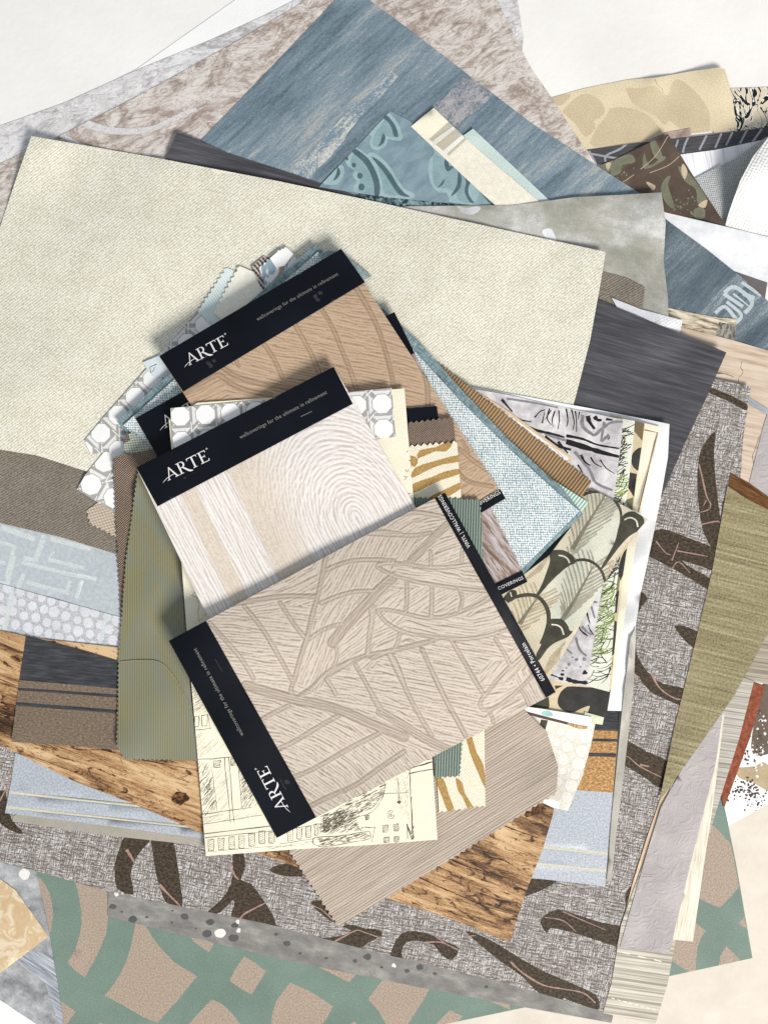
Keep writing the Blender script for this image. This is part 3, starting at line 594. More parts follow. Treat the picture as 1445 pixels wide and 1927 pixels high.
# bark + leaves
bl = mottled('dark_bark_leaf', [(.3, (40, 34, 26)), (.5, (66, 55, 43)), (.7, (92, 80, 64))], 6, 4, det=3, bump=.6); pk = plain('pink_vein', (174, 142, 130), .06, 8)
LZ = (0, 1400, 2.89); LB = (450, 1450, 2.627); LR = (945, 1480, 2.89); LM = (950, 1100, 2.92); LU = (1095, 650, 3.854)
lv = [(LZ, [(690, 495), (655, 560), (628, 640), (625, 700), (640, 790), (728, 818), (712, 720), (730, 640), (775, 575), (830, 510), (830, 480)]),
 (LZ, [(830, 490), (830, 580), (848, 700), (875, 790), (905, 862), (992, 888), (985, 780), (965, 640), (930, 500)]),
 (LB, [(-30, 400), (20, 400), (30, 480), (10, 540), (60, 560), (120, 640), (165, 710), (182, 760), (180, 790), (60, 770), (-40, 745), (-25, 670), (-30, 640), (-90, 700), (-150, 720), (-175, 715), (-90, 640), (-40, 560), (-30, 480)]),
 (LB, [(150, 490), (200, 465), (280, 460), (335, 515), (250, 525), (180, 510)]), (LB, [(355, 660), (385, 640), (420, 660), (475, 750), (425, 725)]),
 (LB, [(340, 832), (430, 828), (520, 812), (552, 790), (510, 770), (560, 762), (630, 782), (690, 785), (705, 815), (640, 850), (580, 882), (440, 855)]),
 (LB, [(748, 935), (760, 870), (800, 808), (870, 793), (960, 818), (1030, 850), (1088, 880), (1050, 937), (1000, 912), (960, 862), (880, 842), (825, 850), (802, 900), (812, 945)]),
 (LB, [(1118, 795), (1180, 810), (1280, 860), (1400, 935), (1520, 1000), (1640, 1050), (1762, 1110), (1780, 1170), (1755, 1180), (1640, 1140), (1560, 1110), (1500, 1120), (1400, 1020), (1300, 950), (1200, 870)]),
 (LR, [(210, 1060), (300, 1100), (335, 1170), (250, 1160)]),
 (LR, [(205, 740), (230, 700), (300, 668), (380, 690), (540, 740), (690, 780), (680, 880), (540, 845), (440, 812), (350, 787), (260, 770), (242, 800)]),
 (LR, [(665, 620), (680, 560), (715, 540), (790, 560), (760, 640), (690, 680)]),
 (LM, [(560, 850), (650, 860), (700, 872), (780, 920), (920, 990), (860, 1120), (780, 1070), (650, 990), (560, 960)]),
 (LM, [(670, 260), (710, 340), (740, 420), (800, 500), (870, 545), (1040, 590), (1040, 690), (880, 630), (800, 590), (740, 520), (690, 460), (660, 400)]),
 (LM, [(930, 232), (945, 223), (985, 228), (1040, 250), (1100, 290), (1060, 360), (1010, 330), (970, 290)]),
 (LM, [(715, 20), (750, 40), (782, 75), (750, 120), (720, 160), (690, 100)]),
 (LU, [(965, 622), (955, 760), (960, 900), (978, 1080), (1005, 1280), (1030, 1400), (1000, 1480), (940, 1470), (900, 1400), (870, 1330), (842, 1150), (832, 950), (850, 790), (900, 690)]),
 (LU, [(400, 1380), (500, 1352), (580, 1330), (680, 1360), (780, 1400), (930, 1458), (980, 1490), (980, 1640), (860, 1600), (720, 1560), (800, 1620), (960, 1710), (930, 1780), (780, 1690), (620, 1600), (480, 1530), (400, 1500)]),
 (LU, [(900, 290), (1190, 420), (1182, 472), (1050, 400), (890, 330)]), (LR, [(60, 600), (130, 540), (150, 500), (300, 510), (200, 570), (110, 600)]), (LZ, [(-30, 300), (30, 250), (60, 400), (120, 470), (110, 490), (0, 430)])]
vn_ = [(LZ, [(690, 575), (712, 610), (730, 640)], 16), (LZ, [(870, 765), (900, 800), (940, 840), (980, 880)], 12), (LB, [(0, 740), (25, 710), (80, 680), (130, 655)], 9), (LB, [(-50, 460), (-20, 520), (0, 540)], 11), (LB, [(355, 665), (410, 690), (470, 745)], 7), (LB, [(450, 858), (520, 820), (580, 790), (620, 800), (690, 825)], 8),
 (LB, [(920, 850), (1000, 850), (1080, 888)], 7), (LB, [(970, 820), (1030, 862), (1085, 886)], 6), (LB, [(1130, 820), (1170, 815)], 5), (LB, [(1340, 945), (1400, 1000), (1500, 1060), (1600, 1080), (1700, 1100), (1760, 1150)], 9), (LR, [(230, 712), (330, 730), (400, 790)], 6), (LR, [(330, 680), (430, 725), (560, 780)], 6),
 (LM, [(560, 950), (660, 940), (740, 1000), (860, 1060)], 7), (LM, [(740, 990), (790, 1000)], 9), (LM, [(800, 485), (850, 570), (930, 625), (975, 630)], 9), (LM, [(700, 490), (740, 510)], 7), (LU, [(845, 860), (870, 960), (900, 1090), (930, 1150), (915, 1190), (855, 1210)], 11), (LU, [(880, 1160), (900, 1120)], 9), (LU, [(862, 1300), (980, 1275), (1005, 1310)], 9),
 (LU, [(535, 1420), (600, 1500), (640, 1520)], 9), (LU, [(650, 1560), (680, 1480), (700, 1430)], 10), (LU, [(690, 1490), (800, 1510), (910, 1530)], 9), (LU, [(650, 1620), (700, 1570), (780, 1650)], 9), (LZ, [(0, 310), (40, 230), (60, 130)], 8)]
bp = [(bl, Z(*t, cr(p, 2))) for t, p in lv]+[(pk, Z(*t, stroke(p, w, w*.6, jit=.35))) for t, p, w in vn_]
sheet('wallpaper_sheet', 'big grey basketweave sheet printed with dark brown leaves, widest layer of the pile', WP,
      [(1150, 660), (1250, 690), (1412, 728), (1398, 820), (1385, 1000), (1330, 1300), (1262, 1560), (1190, 1780), (1136, 1904), (950, 1850), (700, 1790), (500, 1738), (205, 1678), (72, 1640), (-130, 1590), (-140, 1380), (200, 1100), (800, 800)],
      bark, 12, bp, r=5, step=20, lift=[(1412, 728, 60, .004)])
# --- over the bark, right
sheet('wallpaper_sheet', 'plain peach edge showing between the bark sheet and the lilac crinkled paper', WP,
      [(1262, 1460), (1240, 1508), (1216, 1578), (1188, 1668), (1160, 1780), (1200, 1782), (1290, 1500)], plain('peach_paper', (222, 196, 168)), r=3)
olv = N('olive_grasscloth', .7, .3, bump=.8, bumpd=.0008); a = olv.noise(240, 5, 4, .7); b = olv.noise(4, 5, 2, .7, off=5); f = olv.math('ADD', olv.math('MULTIPLY', a, .6), olv.math('MULTIPLY', b, .4))
olv = olv.done(olv.ramp(f, [(.32, (104, 94, 66)), (.45, (138, 127, 95)), (.55, (156, 146, 112)), (.7, (186, 176, 144))]), f)
brw = strands('brown_wood_band', [(66, 42, 22), (106, 70, 40), (132, 92, 56)], 50, 4, lo=.35, hi=.65)
sheet('wallpaper_sheet', 'dark brown wood-grain strip along the top edge of the olive grasscloth', WP,
      [(1374, 890), (1410, 910), (1470, 952), (1560, 1010), (1560, 1060), (1440, 990), (1366, 935)], brw, 30, r=3)
st_ = strands('beige_grey_lines', [(146, 138, 124), (184, 178, 164), (214, 208, 196)], 400, 3.6, lo=.36, hi=.6)
dsh = [stroke([(1170+30*i, 1792+7*i), (1184+30*i, 1795.5+7*i)], 1.6) for i in range(3)]+[stroke([(1150+11*i, 1878+3*i), (1156+11*i, 1880+3*i)], 1.3) for i in range(8)]
sheet('wallpaper_sheet', 'striped beige-grey grasscloth at the bottom of the lilac crinkled paper, pointing down', WP,
      [(1168, 1740), (1150, 1850), (1134, 1906), (1185, 1918), (1232, 1929), (1256, 1850), (1272, 1760), (1350, 1400), (1290, 1400)], st_, 8, [(M['cream_paper'], p) for p in dsh], r=3)
sheet('wallpaper_sheet', 'long narrow cream woven strip right of the lilac crinkled paper', WP,
      [(1357, 1330), (1362, 1350), (1340, 1520), (1322, 1640), (1303, 1772), (1264, 1768), (1290, 1640), (1315, 1520), (1340, 1400)], strands('cream_weave', [(196, 190, 170), (220, 214, 196), (234, 230, 214)], 4, 60, lo=.3, hi=.6), 8, r=3)
sheet('wallpaper_sheet', 'lilac-grey crinkled paper wedge crossing the lower right of the pile', WP,
      [(1362, 1325), (1330, 1370), (1290, 1432), (1243, 1520), (1215, 1610), (1166, 1782), (1210, 1788), (1258, 1796), (1300, 1620), (1345, 1440)], cri, 78, r=4, lift=[(1258, 1796, 30, .002)])
sheet('wallpaper_sheet', 'olive-gold grasscloth sheet narrowing downwards at the right edge', WP,
      [(1368, 914), (1400, 936), (1450, 962), (1560, 1020), (1560, 1080), (1446, 1188), (1380, 1310), (1300, 1424), (1240, 1508), (1268, 1370), (1300, 1240), (1338, 1080)], olv, 14, r=4)
# --- charcoal sheets and upper layers
ch = strands('charcoal_silk', [(62, 62, 66), (78, 78, 83), (100, 100, 106)], 120, 6, lo=.32, hi=.72, bump=.35, rgh=.55)
sheet('wallpaper_sheet', 'dark charcoal striated sheet peeking out beneath the blue mural at the upper left', WP,
      [(308, 306), (322, 275), (333, 250), (345, 252), (430, 288), (560, 330), (700, 378), (760, 440), (500, 560), (350, 500)], ch, 14, r=4, lift=[(335, 255, 50, .005)])
dd = [(580, 200, 3.803)]
dl = plain('damask_pale', (166, 192, 196), .03, 18); dm = plain('damask_mid', (146, 174, 180), .03, 18); ddk = plain('damask_dark', (84, 110, 116), .05, 12)
DL = [[(545, 75), (575, 48), (620, 90), (655, 150), (674, 220), (655, 247), (600, 240), (572, 235), (555, 280), (500, 314), (455, 300), (438, 260), (455, 215), (440, 190)],
 [(335, 292), (400, 330), (455, 380), (500, 480), (520, 640), (340, 622), (328, 575), (347, 540), (318, 495), (332, 460), (288, 430), (268, 390), (300, 340)],
 [(425, 342), (470, 333), (530, 375), (590, 440), (650, 540), (700, 600), (750, 618), (760, 648), (715, 662), (520, 640), (495, 500), (460, 400)],
 [(205, 430), (248, 428), (258, 480), (225, 540), (180, 562), (105, 545)],
 [(868, 262), (930, 300), (1040, 400), (1110, 470), (1180, 540), (1260, 610), (1370, 715), (1040, 690), (1010, 660), (985, 618), (930, 615), (880, 560), (860, 470), (865, 390), (905, 330)]]
DI = [[(555, 90), (580, 90), (610, 150), (625, 215), (590, 225), (550, 215), (545, 270), (500, 292), (470, 280), (460, 240), (480, 190)], [(350, 320), (440, 400), (478, 490), (495, 630), (360, 610), (372, 540), (345, 470), (300, 400)], [(470, 370), (540, 420), (640, 570), (690, 630), (640, 640), (545, 620), (520, 500)],
      [(900, 340), (1000, 400), (1100, 490), (1200, 580), (1320, 700), (1100, 685), (1060, 640), (1010, 590), (920, 580), (890, 500), (890, 420)]]
DD = [[(562, 66), (600, 105), (632, 160), (642, 217), (612, 213), (600, 165), (572, 115), (538, 85)], [(538, 195), (552, 222), (538, 262), (500, 287), (518, 250), (526, 212)], [(330, 302), (370, 325), (430, 375), (482, 460), (512, 560), (506, 637), (474, 637), (470, 560), (440, 470), (390, 395), (312, 325)],
 [(453, 362), (520, 400), (590, 480), (645, 570), (690, 622), (728, 645), (690, 647), (640, 622), (590, 550), (530, 460)], [(210, 433), (230, 470), (212, 512), (178, 532), (203, 480)], [(978, 375), (1000, 388), (1010, 430), (1045, 425), (1000, 468), (974, 425)], [(1072, 468), (1097, 510), (1082, 590), (1018, 647), (1060, 570), (1068, 520)],
 [(1110, 475), (1165, 515), (1145, 580), (1150, 640), (1185, 690), (1150, 680), (1118, 610), (1128, 540)], [(1225, 568), (1300, 640), (1385, 712), (1310, 705), (1240, 625)], [(975, 520), (962, 560), (918, 585), (942, 560)]]
dp = [(dl, Z(*dd[0], cr(p, 3))) for p in DL]+[(dm, Z(*dd[0], cr(p, 3))) for p in DI]+[(ddk, Z(*dd[0], cr(p, 3))) for p in DD]+[(ddk, Z(*dd[0], circ(x, y, r_, 14, .05, 1.1))) for x, y, r_ in [(278, 376, 11), (327, 421, 16), (370, 497, 20), (381, 577, 23)]]
dp.append((dl, Z(*dd[0], cr([(1185, 538), (1222, 570), (1222, 630), (1190, 682), (1148, 620), (1155, 560)], 3))))
sheet('wallpaper_sheet', 'teal grunge strip with black marks just below the blue scroll damask', WP,
      [(655, 350), (720, 366), (830, 372), (960, 392), (960, 430), (800, 440), (690, 390)], mottled('teal_grunge', [(.4, (36, 46, 50)), (.5, (84, 106, 112)), (.62, (140, 164, 170))], 12, off=2), r=3)
sheet('wallpaper_sheet', 'dusty blue sheet with raised pale scroll damask, triangle at the top centre', WP,
      [(600, 352), (668, 280), (734, 209), (768, 226), (870, 310), (950, 380), (958, 392), (820, 380), (735, 372), (665, 362)], mottled('dusty_blue_wash', [(.3, (112, 136, 148)), (.7, (144, 166, 176))], 50, 24, grain=(.2, 3)), -42, dp, r=4, step=10)
lt = plain('mint_paper', (208, 226, 220), .01)
sheet('wallpaper_sheet', 'plain pale mint paper strip right of the ivory striped strip at the top', WP,
      [(862, 262), (890, 242), (960, 308), (1045, 388), (1000, 430), (940, 380)], lt, 42, r=3, lift=[(890, 242, 30, .002)])
iv = plain('ivory_textile', (246, 240, 224), .02, 10, grain=.02); ivb = plain('ivory_band', (202, 196, 176), .02); ivl = plain('ivory_line', (246, 243, 234))
sheet('wallpaper_sheet', 'ivory strip with two beige bands lying over the blue mural and damask', WP,
      [(773, 238), (816, 203), (900, 282), (1050, 410), (980, 430), (900, 358)], iv, 42,
      [(ivb, [(807, 262), (848, 224), (878, 262), (845, 293)]), (ivl, [(812, 267), (852, 238), (857, 243), (818, 273)]), (ivl, [(833, 284), (869, 254), (874, 259), (840, 290)]), (M['cream_paper'], [(775, 238), (815, 204), (845, 228), (806, 262)])], r=3, lift=[(816, 203, 35, .0025)])
cg = mottled('cloudy_concrete', [(.34, (148, 148, 136)), (.48, (172, 171, 162)), (.57, (190, 190, 185)), (.68, (220, 220, 218))], 150, 110, det=8, rough=.7, dist=.1, grain=(.3, 3), rgh=.5, off=3)
sheet('wallpaper_sheet', 'cloudy grey-green concrete-look sheet with a curled right edge above the charcoal one', WP,
      [(690, 396), (770, 388), (960, 386), (1000, 382), (1080, 371), (1160, 367), (1244, 362), (1252, 420), (1248, 490), (1256, 560), (1257, 594), (1180, 640), (1000, 700), (760, 600)], cg, 8,
      [(plain('white_chip', (236, 238, 240)), cr([(1020, 434), (1035, 430), (1042, 440), (1046, 454), (1028, 450)], 3)), (plain('white_chip2', (206, 210, 212)), cr([(858, 385), (875, 392), (895, 388), (905, 392), (890, 404), (870, 400)], 2))], r=5, lift=[(1250, 400, 60, .011), (1255, 590, 50, .005), (1120, 366, 60, .004)])
kn = dots('taupe_knit', (116, 108, 97), (148, 140, 128), 5.4, jit=1.6, bump=.7, patch=.22, soft=.5, skew=.1)
gk = plain('greek_key_band', (216, 224, 224), .02, 12, grain=.04); GZ = (0, 780, 3.6125)
ks = [([(10, 768), (240, 845)], 36), ([(-60, 850), (100, 895), (50, 1110)], 30), ([(100, 960), (30, 1240)], 30), ([(305, 820), (245, 990), (165, 975)], 36), ([(345, 845), (620, 915)], 30), ([(370, 930), (330, 985), (580, 1045)], 26), ([(150, 1005), (470, 1085), (660, 1120)], 26), ([(165, 1085), (125, 1180)], 26), ([(185, 1140), (475, 1215)], 26), ([(480, 1130), (450, 1220)], 26), ([(560, 1125), (520, 1250)], 26), ([(-40, 1000), (40, 1010)], 26), ([(-60, 1130), (60, 1150)], 22)]
sheet('wallpaper_sheet', 'silvery blue sheet with tone-on-tone Greek key pattern at the left edge', WP,
      [(-130, 950), (0, 978), (120, 1010), (300, 1058), (420, 1100), (400, 1220), (232, 1172), (100, 1130), (0, 1106), (-130, 1080)], mottled('silver_blue_paper', [(.3, (178, 186, 192)), (.7, (196, 203, 208))], 8, det=3, rgh=.4, spec=.5), 15,
      [(gk, Z(*GZ, stroke(p, w, smooth=False))) for p, w in ks], r=4)
dotp = plain('pearl_dot', (228, 229, 236), .02, rough=.4); pr = []
a_ = math.radians(16)
for i in range(-8, 30):
    for j in range(-3, 9):
        x = i*21.5+(j % 2)*10+random.uniform(-2.5, 2.5); y = j*20+random.uniform(-2, 2); pr.append((dotp, circ(-20+x*math.cos(a_)-y*math.sin(a_), 1118+x*math.sin(a_)+y*math.cos(a_), random.uniform(7.2, 10), 12, .07, 1.05)))
for x in (26, 212): pr.append((gk, stroke([(x, 1100), (x-12, 1160), (x-20, 1200), (x-36, 1270)], 7, jit=.3)))
sheet('wallpaper_sheet', 'silver sheet with rows of pearly round dots below the Greek key sheet, left edge', WP,
      [(-130, 1070), (0, 1098), (240, 1165), (420, 1215), (420, 1320), (228, 1257), (100, 1218), (0, 1187), (-130, 1150)], mottled('silver_dot_ground', [(.35, (172, 174, 176)), (.65, (204, 206, 208))], 4, det=2), 16, pr, r=3)
# --- middle layers: metallic stripes, wood, knit, cream
sb = mottled('silver_blue_glitter', [(.3, (158, 166, 176)), (.7, (194, 200, 208))], 4, det=2, grain=(.4, 2), rgh=.4, spec=.6)
csk = strands('charcoal_stripe_ground', [(46, 48, 52), (62, 64, 68), (84, 84, 88)], 40, 4, lo=.3, hi=.7)
gdm = N('bronze_glitter', .45, .5, bump=.3, metal=.35); f = gdm.noise(6, 3.4, 2, .8); gdm = gdm.done(gdm.ramp(f, [(.3, (122, 92, 56)), (.55, (182, 138, 84)), (.75, (216, 176, 120))]), f)
bwn = mottled('brown_glitter', [(.3, (100, 86, 72)), (.55, (126, 110, 94)), (.75, (146, 130, 112))], 5, 3, det=2, grain=(.3, 2))
crs = plain('cream_stripe', (218, 212, 192), .03, 6)
sheet('wallpaper_sheet', 'plain greige backing sheet with a silver line just below the silver-blue striped one', WP,
      [(26, 1535), (24, 1546), (200, 1572), (385, 1592), (700, 1640), (1148, 1660), (1178, 1335), (900, 1300), (400, 1400)], plain('greige_paper', (176, 170, 158), .03), 0,
      [(lg, stroke([(136, 1545), (137, 1562)], 2)), (lg, stroke([(145, 1562), (166, 1550)], 2))], r=3)
ln = lambda x, y0: y0+(x-20)*.126
sheet('wallpaper_sheet', 'silver-blue glitter sheet with thin cream stripes and bronze bands, under the wood sheet', WP,
      [(30, 1200), (30, 1416), (22, 1470), (10, 1530), (200, 1554), (385, 1578), (700, 1616), (1000, 1652), (1138, 1668), (1148, 1560), (1165, 1336), (600, 1270)], sb, 7,
      [(crs, [(10, ln(10, 1489)), (1170, 1607), (1170, 1612), (10, ln(10, 1494))]), (crs, [(10, 1516), (1170, 1640), (1170, 1645), (10, 1521)]),
       (gdm, [(600, 1340), (1180, 1372), (1180, 1494), (1090, 1487), (600, 1450)]), (csk, [(600, 1240), (1180, 1300), (1180, 1376), (1100, 1374), (600, 1345)]), (csk, [(600, 1380), (1180, 1391), (1180, 1396), (600, 1386)]), (csk, [(600, 1405), (1180, 1418), (1180, 1425), (600, 1412)])], r=4)
wd = N('weathered_pine_print', .6, .3, bump=.5); a = wd.noise(200, 34, 6, .66, 1.0); b = wd.noise(60, 5, 4, .7, .6, off=4); k = wd.noise(50, 20, 4, .7, 1.5, off=8)
f = wd.math('ADD', wd.math('MULTIPLY', a, .6), wd.math('MULTIPLY', b, .4)); f = wd.math('MULTIPLY_ADD', wd.math('SUBTRACT', wd.noise(330, 90, 3, .6, .8, off=14), .46), .55, f); f = wd.math('SUBTRACT', f, wd.math('MULTIPLY', wd.math('MAXIMUM', wd.math('SUBTRACT', k, .56), 0.0), 1.8)); f = wd.math('MULTIPLY_ADD', wd.math('SUBTRACT', wd.noise(5, 2, 2, off=6), .5), .2, f)
wd = wd.done(wd.ramp(f, [(.30, (50, 33, 22)), (.40, (104, 74, 48)), (.48, (156, 118, 80)), (.56, (192, 154, 110)), (.68, (218, 188, 146))]), f)
ckk = plain('pine_crack', (58, 38, 24), .1, 6); kn2 = mottled('pine_knot', [(.35, (34, 22, 14)), (.5, (84, 54, 30)), (.66, (150, 108, 66))], 9, det=5)
Q = (450, 1450, 2.627); QL = (0, 1100, 3.44)
wp = [(ckk, Z(*Q, stroke(p, w, 2, jit=.4))) for p, w in [([(1030, 430), (1090, 458), (1150, 482), (1290, 520), (1430, 560)], 8), ([(1280, 262), (1380, 300), (1480, 335)], 7), ([(888, 528), (980, 570), (1100, 622), (1240, 680), (1370, 714)], 6), ([(850, 570), (880, 600), (930, 610)], 4), ([(920, 700), (980, 710)], 9)]]
wp += [(ckk, Z(*QL, stroke(p, w, 2, jit=.4))) for p, w in [([(0, 380), (80, 410), (170, 445)], 7), ([(0, 610), (70, 640), (130, 660)], 6), ([(0, 765), (110, 785)], 5), ([(130, 1090), (260, 1130), (420, 1190), (560, 1240), (700, 1300)], 5), ([(270, 1040), (420, 1080), (520, 1115)], 4), ([(900, 1130), (1080, 1165), (1260, 1200)], 8), ([(80, 1080), (200, 1120), (330, 1170)], 5)]]
wp += [(kn2, Z(*QL, circ(1170, 1380, 50, 16, .35, .8))), (kn2, Z(960, 1290, 6.02, circ(240, 1400, 150, 16, .3, .6)))]
for k in range(26):
    x = random.uniform(740, 1010); y = random.uniform(1540, 1750); wp.append((ckk, stroke([(x, y), (x+random.uniform(3, 12), y+random.uniform(-2, 5)), (x+random.uniform(12, 22), y+random.uniform(0, 8))], random.uniform(.6, 2.0), .4)))
for k in range(60):
    x = random.uniform(0, 370); y = 1210+random.uniform(0, 180)+x*.5; wp.append((ckk, stroke([(x, y), (x+random.uniform(3, 10), y+random.uniform(-2, 4))], random.uniform(.6, 1.4), .4)))
sheet('wallpaper_sheet', 'weathered golden-brown plank print sheet with knots, visible left and bottom centre', WP,
      [(-130, 1130), (0, 1186), (60, 1200), (500, 1250), (900, 1420), (1043, 1500), (1041, 1530), (1020, 1600), (985, 1690), (959, 1773), (850, 1730), (728, 1690), (560, 1632), (380, 1568), (255, 1514), (140, 1470), (30, 1416), (0, 1401), (-130, 1340)], wd, 20, wp, r=4, step=18)
sheet('wallpaper_sheet', 'charcoal and brown banded glitter card with two thin dark stripes, left of the green fabric', WP,
      [(50, 1196), (150, 1222), (232, 1246), (420, 1300), (420, 1440), (225, 1412), (120, 1402), (22, 1396), (36, 1290)], bwn, 5,
      [(csk, [(20, 1150), (420, 1250), (420, 1320), (225, 1296), (38, 1280), (20, 1280)]), (csk, [(20, 1293), (225, 1307), (420, 1322), (420, 1326), (225, 1313), (20, 1298)]), (csk, [(20, 1320), (225, 1336), (420, 1352), (420, 1359), (225, 1343), (20, 1327)])], r=4, lift=[(22, 1396, 40, .003)])
sheet('wallpaper_sheet', 'taupe crinkled-knit textured sheet with one end at the left edge below the big cream sheet', WP,
      [(-130, 780), (0, 800), (300, 560), (1000, 500), (1140, 512), (1180, 524), (1213, 541), (1206, 600), (1100, 900), (600, 1200), (400, 1110), (230, 1046), (120, 1012), (0, 984), (-130, 955)], kn, 14, r=5)
tw = plain('twill_white', (224, 226, 232))
sheet('wallpaper_sheet', 'small white pearly corner above the right charcoal sheet', WP,
      [(1150, 560), (1205, 582), (1236, 590), (1284, 603), (1276, 640), (1200, 650)], tw, 12, [(dots('pearl_scales', (206, 206, 212), (232, 230, 232), 7), [(1234, 588), (1290, 600), (1280, 650), (1230, 640)])], r=3)
sheet('wallpaper_sheet', 'large dark charcoal striated sheet right of the big cream sheet', WP,
      [(1040, 520), (1124, 563), (1240, 612), (1366, 663), (1330, 745), (1290, 830), (1232, 962), (1190, 1010), (1000, 980), (960, 700)], ch, 16, r=5, lift=[(1366, 663, 70, .009)])
cw = dots('cream_sisal_weave', (240, 238, 226), (201, 195, 170), 5.4, skew=.25, thr=.06, jit=1.3, soft=.34, patch=.14, bump=.5)
sheet('wallpaper_sheet', 'very large cream and straw speckled sisal sheet under the sample booklets', WP,
      [(60, 256), (300, 298), (520, 340), (700, 378), (900, 422), (1139, 474), (1130, 530), (1110, 640), (1084, 742), (1040, 900), (1020, 1060), (700, 1010), (400, 940), (160, 886), (70, 857), (0, 846), (-130, 830), (-130, 700), (-40, 540), (0, 430), (30, 340)], cw, 11, r=6, step=16, gap=.0006,
      lift=[(60, 256, 80, .010), (1139, 474, 70, .006), (230, 480, 130, .006), (860, 520, 120, .005), (60, 720, 110, .005), (480, 360, 110, .004)])
# --- right-hand stack of prints
WS = 'sheets stacked right of the blue woven sample'
sheet('paper_sheet', 'bright white blank sheet with a curled long edge, widest of the right-hand stack', WP,
      [(880, 726), (1000, 748), (1130, 772), (1259, 798), (1256, 860), (1242, 940), (1226, 1020), (1206, 1110), (1192, 1200), (1172, 1338), (1100, 1336), (940, 1300), (860, 1000)], M['bright'], 0, r=5, gap=.0008,
      lift=[(1250, 830, 60, .007), (1212, 1060, 45, .012), (1196, 1180, 40, .010), (1165, 1330, 40, .002)])
sheet('plastic_strip', 'narrow silvery-beige strip running down beside the white curled sheet', 'strip',
      [(1170, 1336), (1186, 1200), (1196, 1180), (1192, 1290), (1174, 1450), (1160, 1560), (1150, 1658), (1141, 1656), (1150, 1540)], plain('silver_beige_vinyl', (186, 182, 172), rough=.35), r=3, thick=.0006)
bf = plain('frame_brown', (176, 142, 116)); gyl = plain('fine_grey_line', (206, 202, 196))
sheet('wallpaper_sheet', 'cream page with a thin brown painted frame line on the white curled sheet', WP,
      [(1150, 785), (1212, 796), (1241, 803), (1225, 880), (1208, 960), (1190, 1060), (1172, 1180), (1150, 1300), (1020, 1280), (1040, 1000)], M['cream_paper'], 0,
      [(bf, Z(*LU, stroke([(450, 612), (545, 632), (490, 850), (405, 1210)], 13, 11, smooth=False, jit=.3))), (gyl, Z(*LU, stroke([(568, 690), (520, 850), (455, 1200)], 3))), (gyl, Z(*LU, stroke([(320, 1900), (400, 1500)], 8)))], r=3)
cb = plain('camo_strip_beige', (218, 201, 168)); ck1 = plain('camo_charcoal', (58, 57, 55), .08, 20); cb1 = plain('camo_brown', (122, 104, 76)); cgn = plain('camo_green', (116, 122, 88)); cdo = plain('camo_dark_olive', (70, 70, 56), .08, 20)
X6 = (960, 1290, 6.02)
sheet('wallpaper_sheet', 'camouflage strip of beige, charcoal and olive blobs running down the right-hand stack', WP,
      [(1150, 780), (1196, 793), (1213, 797), (1204, 860), (1190, 960), (1172, 1080), (1160, 1180), (1148, 1302), (1140, 1352), (1110, 1348), (1040, 1338), (985, 1328), (994, 1326), (1030, 1000)], cb, 0,
      [(cb1, Z(*LU, [(330, 530), (452, 548), (435, 692), (375, 622), (340, 600)])), (ck1, Z(*LU, cr([(440, 752), (395, 752), (358, 800), (362, 870), (405, 910), (440, 900)], 3))), (ck1, Z(*LU, [(330, 918), (396, 932), (375, 1102), (332, 1032)])), (cgn, Z(*LU, [(300, 1125), (372, 1100), (362, 1200), (310, 1140)])),
       (ck1, Z(*LU, cr([(265, 1600), (300, 1500), (330, 1480), (310, 1620), (280, 1700), (262, 1700)], 2))), (cgn, Z(*LU, [(240, 1700), (275, 1680), (265, 1780), (240, 1790)])), (ck1, Z(*LU, [(235, 1790), (268, 1780), (250, 1940), (230, 1940)])), (ck1, [(1140, 1160), (1160, 1170), (1158, 1230), (1140, 1240)]),
       (cdo, Z(*X6, cr([(150, 240), (300, 150), (410, 100), (438, 170), (432, 262), (330, 250)], 2))), (ck1, Z(*X6, cr([(670, 10), (860, 20), (1150, 60), (1150, 380), (1000, 372), (870, 345), (880, 290), (895, 230), (800, 262), (720, 302), (640, 300), (560, 250), (533, 180), (560, 90), (610, 35)], 3))), (cdo, Z(*X6, [(500, 0), (600, 0), (560, 20), (510, 45)]))], r=3)
gb = plain('grass_paper', (236, 238, 222), .01); gbk = plain('grass_black', (46, 48, 42)); ggr = plain('grass_green', (128, 150, 62), .1, 8); gp = []
for k in range(380):
    t = random.random(); y = 795+t*480; x1 = 1194-(y-795)*.075+random.uniform(-8, 4); l = random.uniform(16, 46); a = random.gauss(-.45, .45)+math.pi
    xa = x1-random.uniform(0, 34); g = (1090 < y < 1235 or 890 < y < 930)
    if y > 1215 and random.random() < .55: continue
    mt = ggr if (g and random.random() < .72) else gbk
    p = [(xa, y), (xa+l*.55*math.cos(a), y-l*.55*math.sin(a)*-1), (xa+l*math.cos(a+.25), y+l*math.sin(a+.25))]; gp.append((mt, stroke(p, random.uniform(1.2, 2.6), .6)))
sheet('wallpaper_sheet', 'ivory strip with wispy black and green grass blades between ink wash and camouflage', WP,
      [(1120, 782), (1165, 787), (1194, 792), (1188, 860), (1176, 960), (1160, 1100), (1146, 1302), (1104, 1291), (1040, 1280), (1060, 1000)], gb, 0, gp, r=3, step=16)
ink = mottled('ink_wash_paper', [(.3, (170, 164, 168)), (.5, (204, 200, 202)), (.68, (232, 230, 230))], 40, det=5, grain=(.1, 3)); ibk = plain('ink_black', (30, 30, 32)); igr = plain('ink_grey', (140, 138, 142), .08, 10); I1 = (850, 700, 3.211); I2 = (920, 900, 4.481)
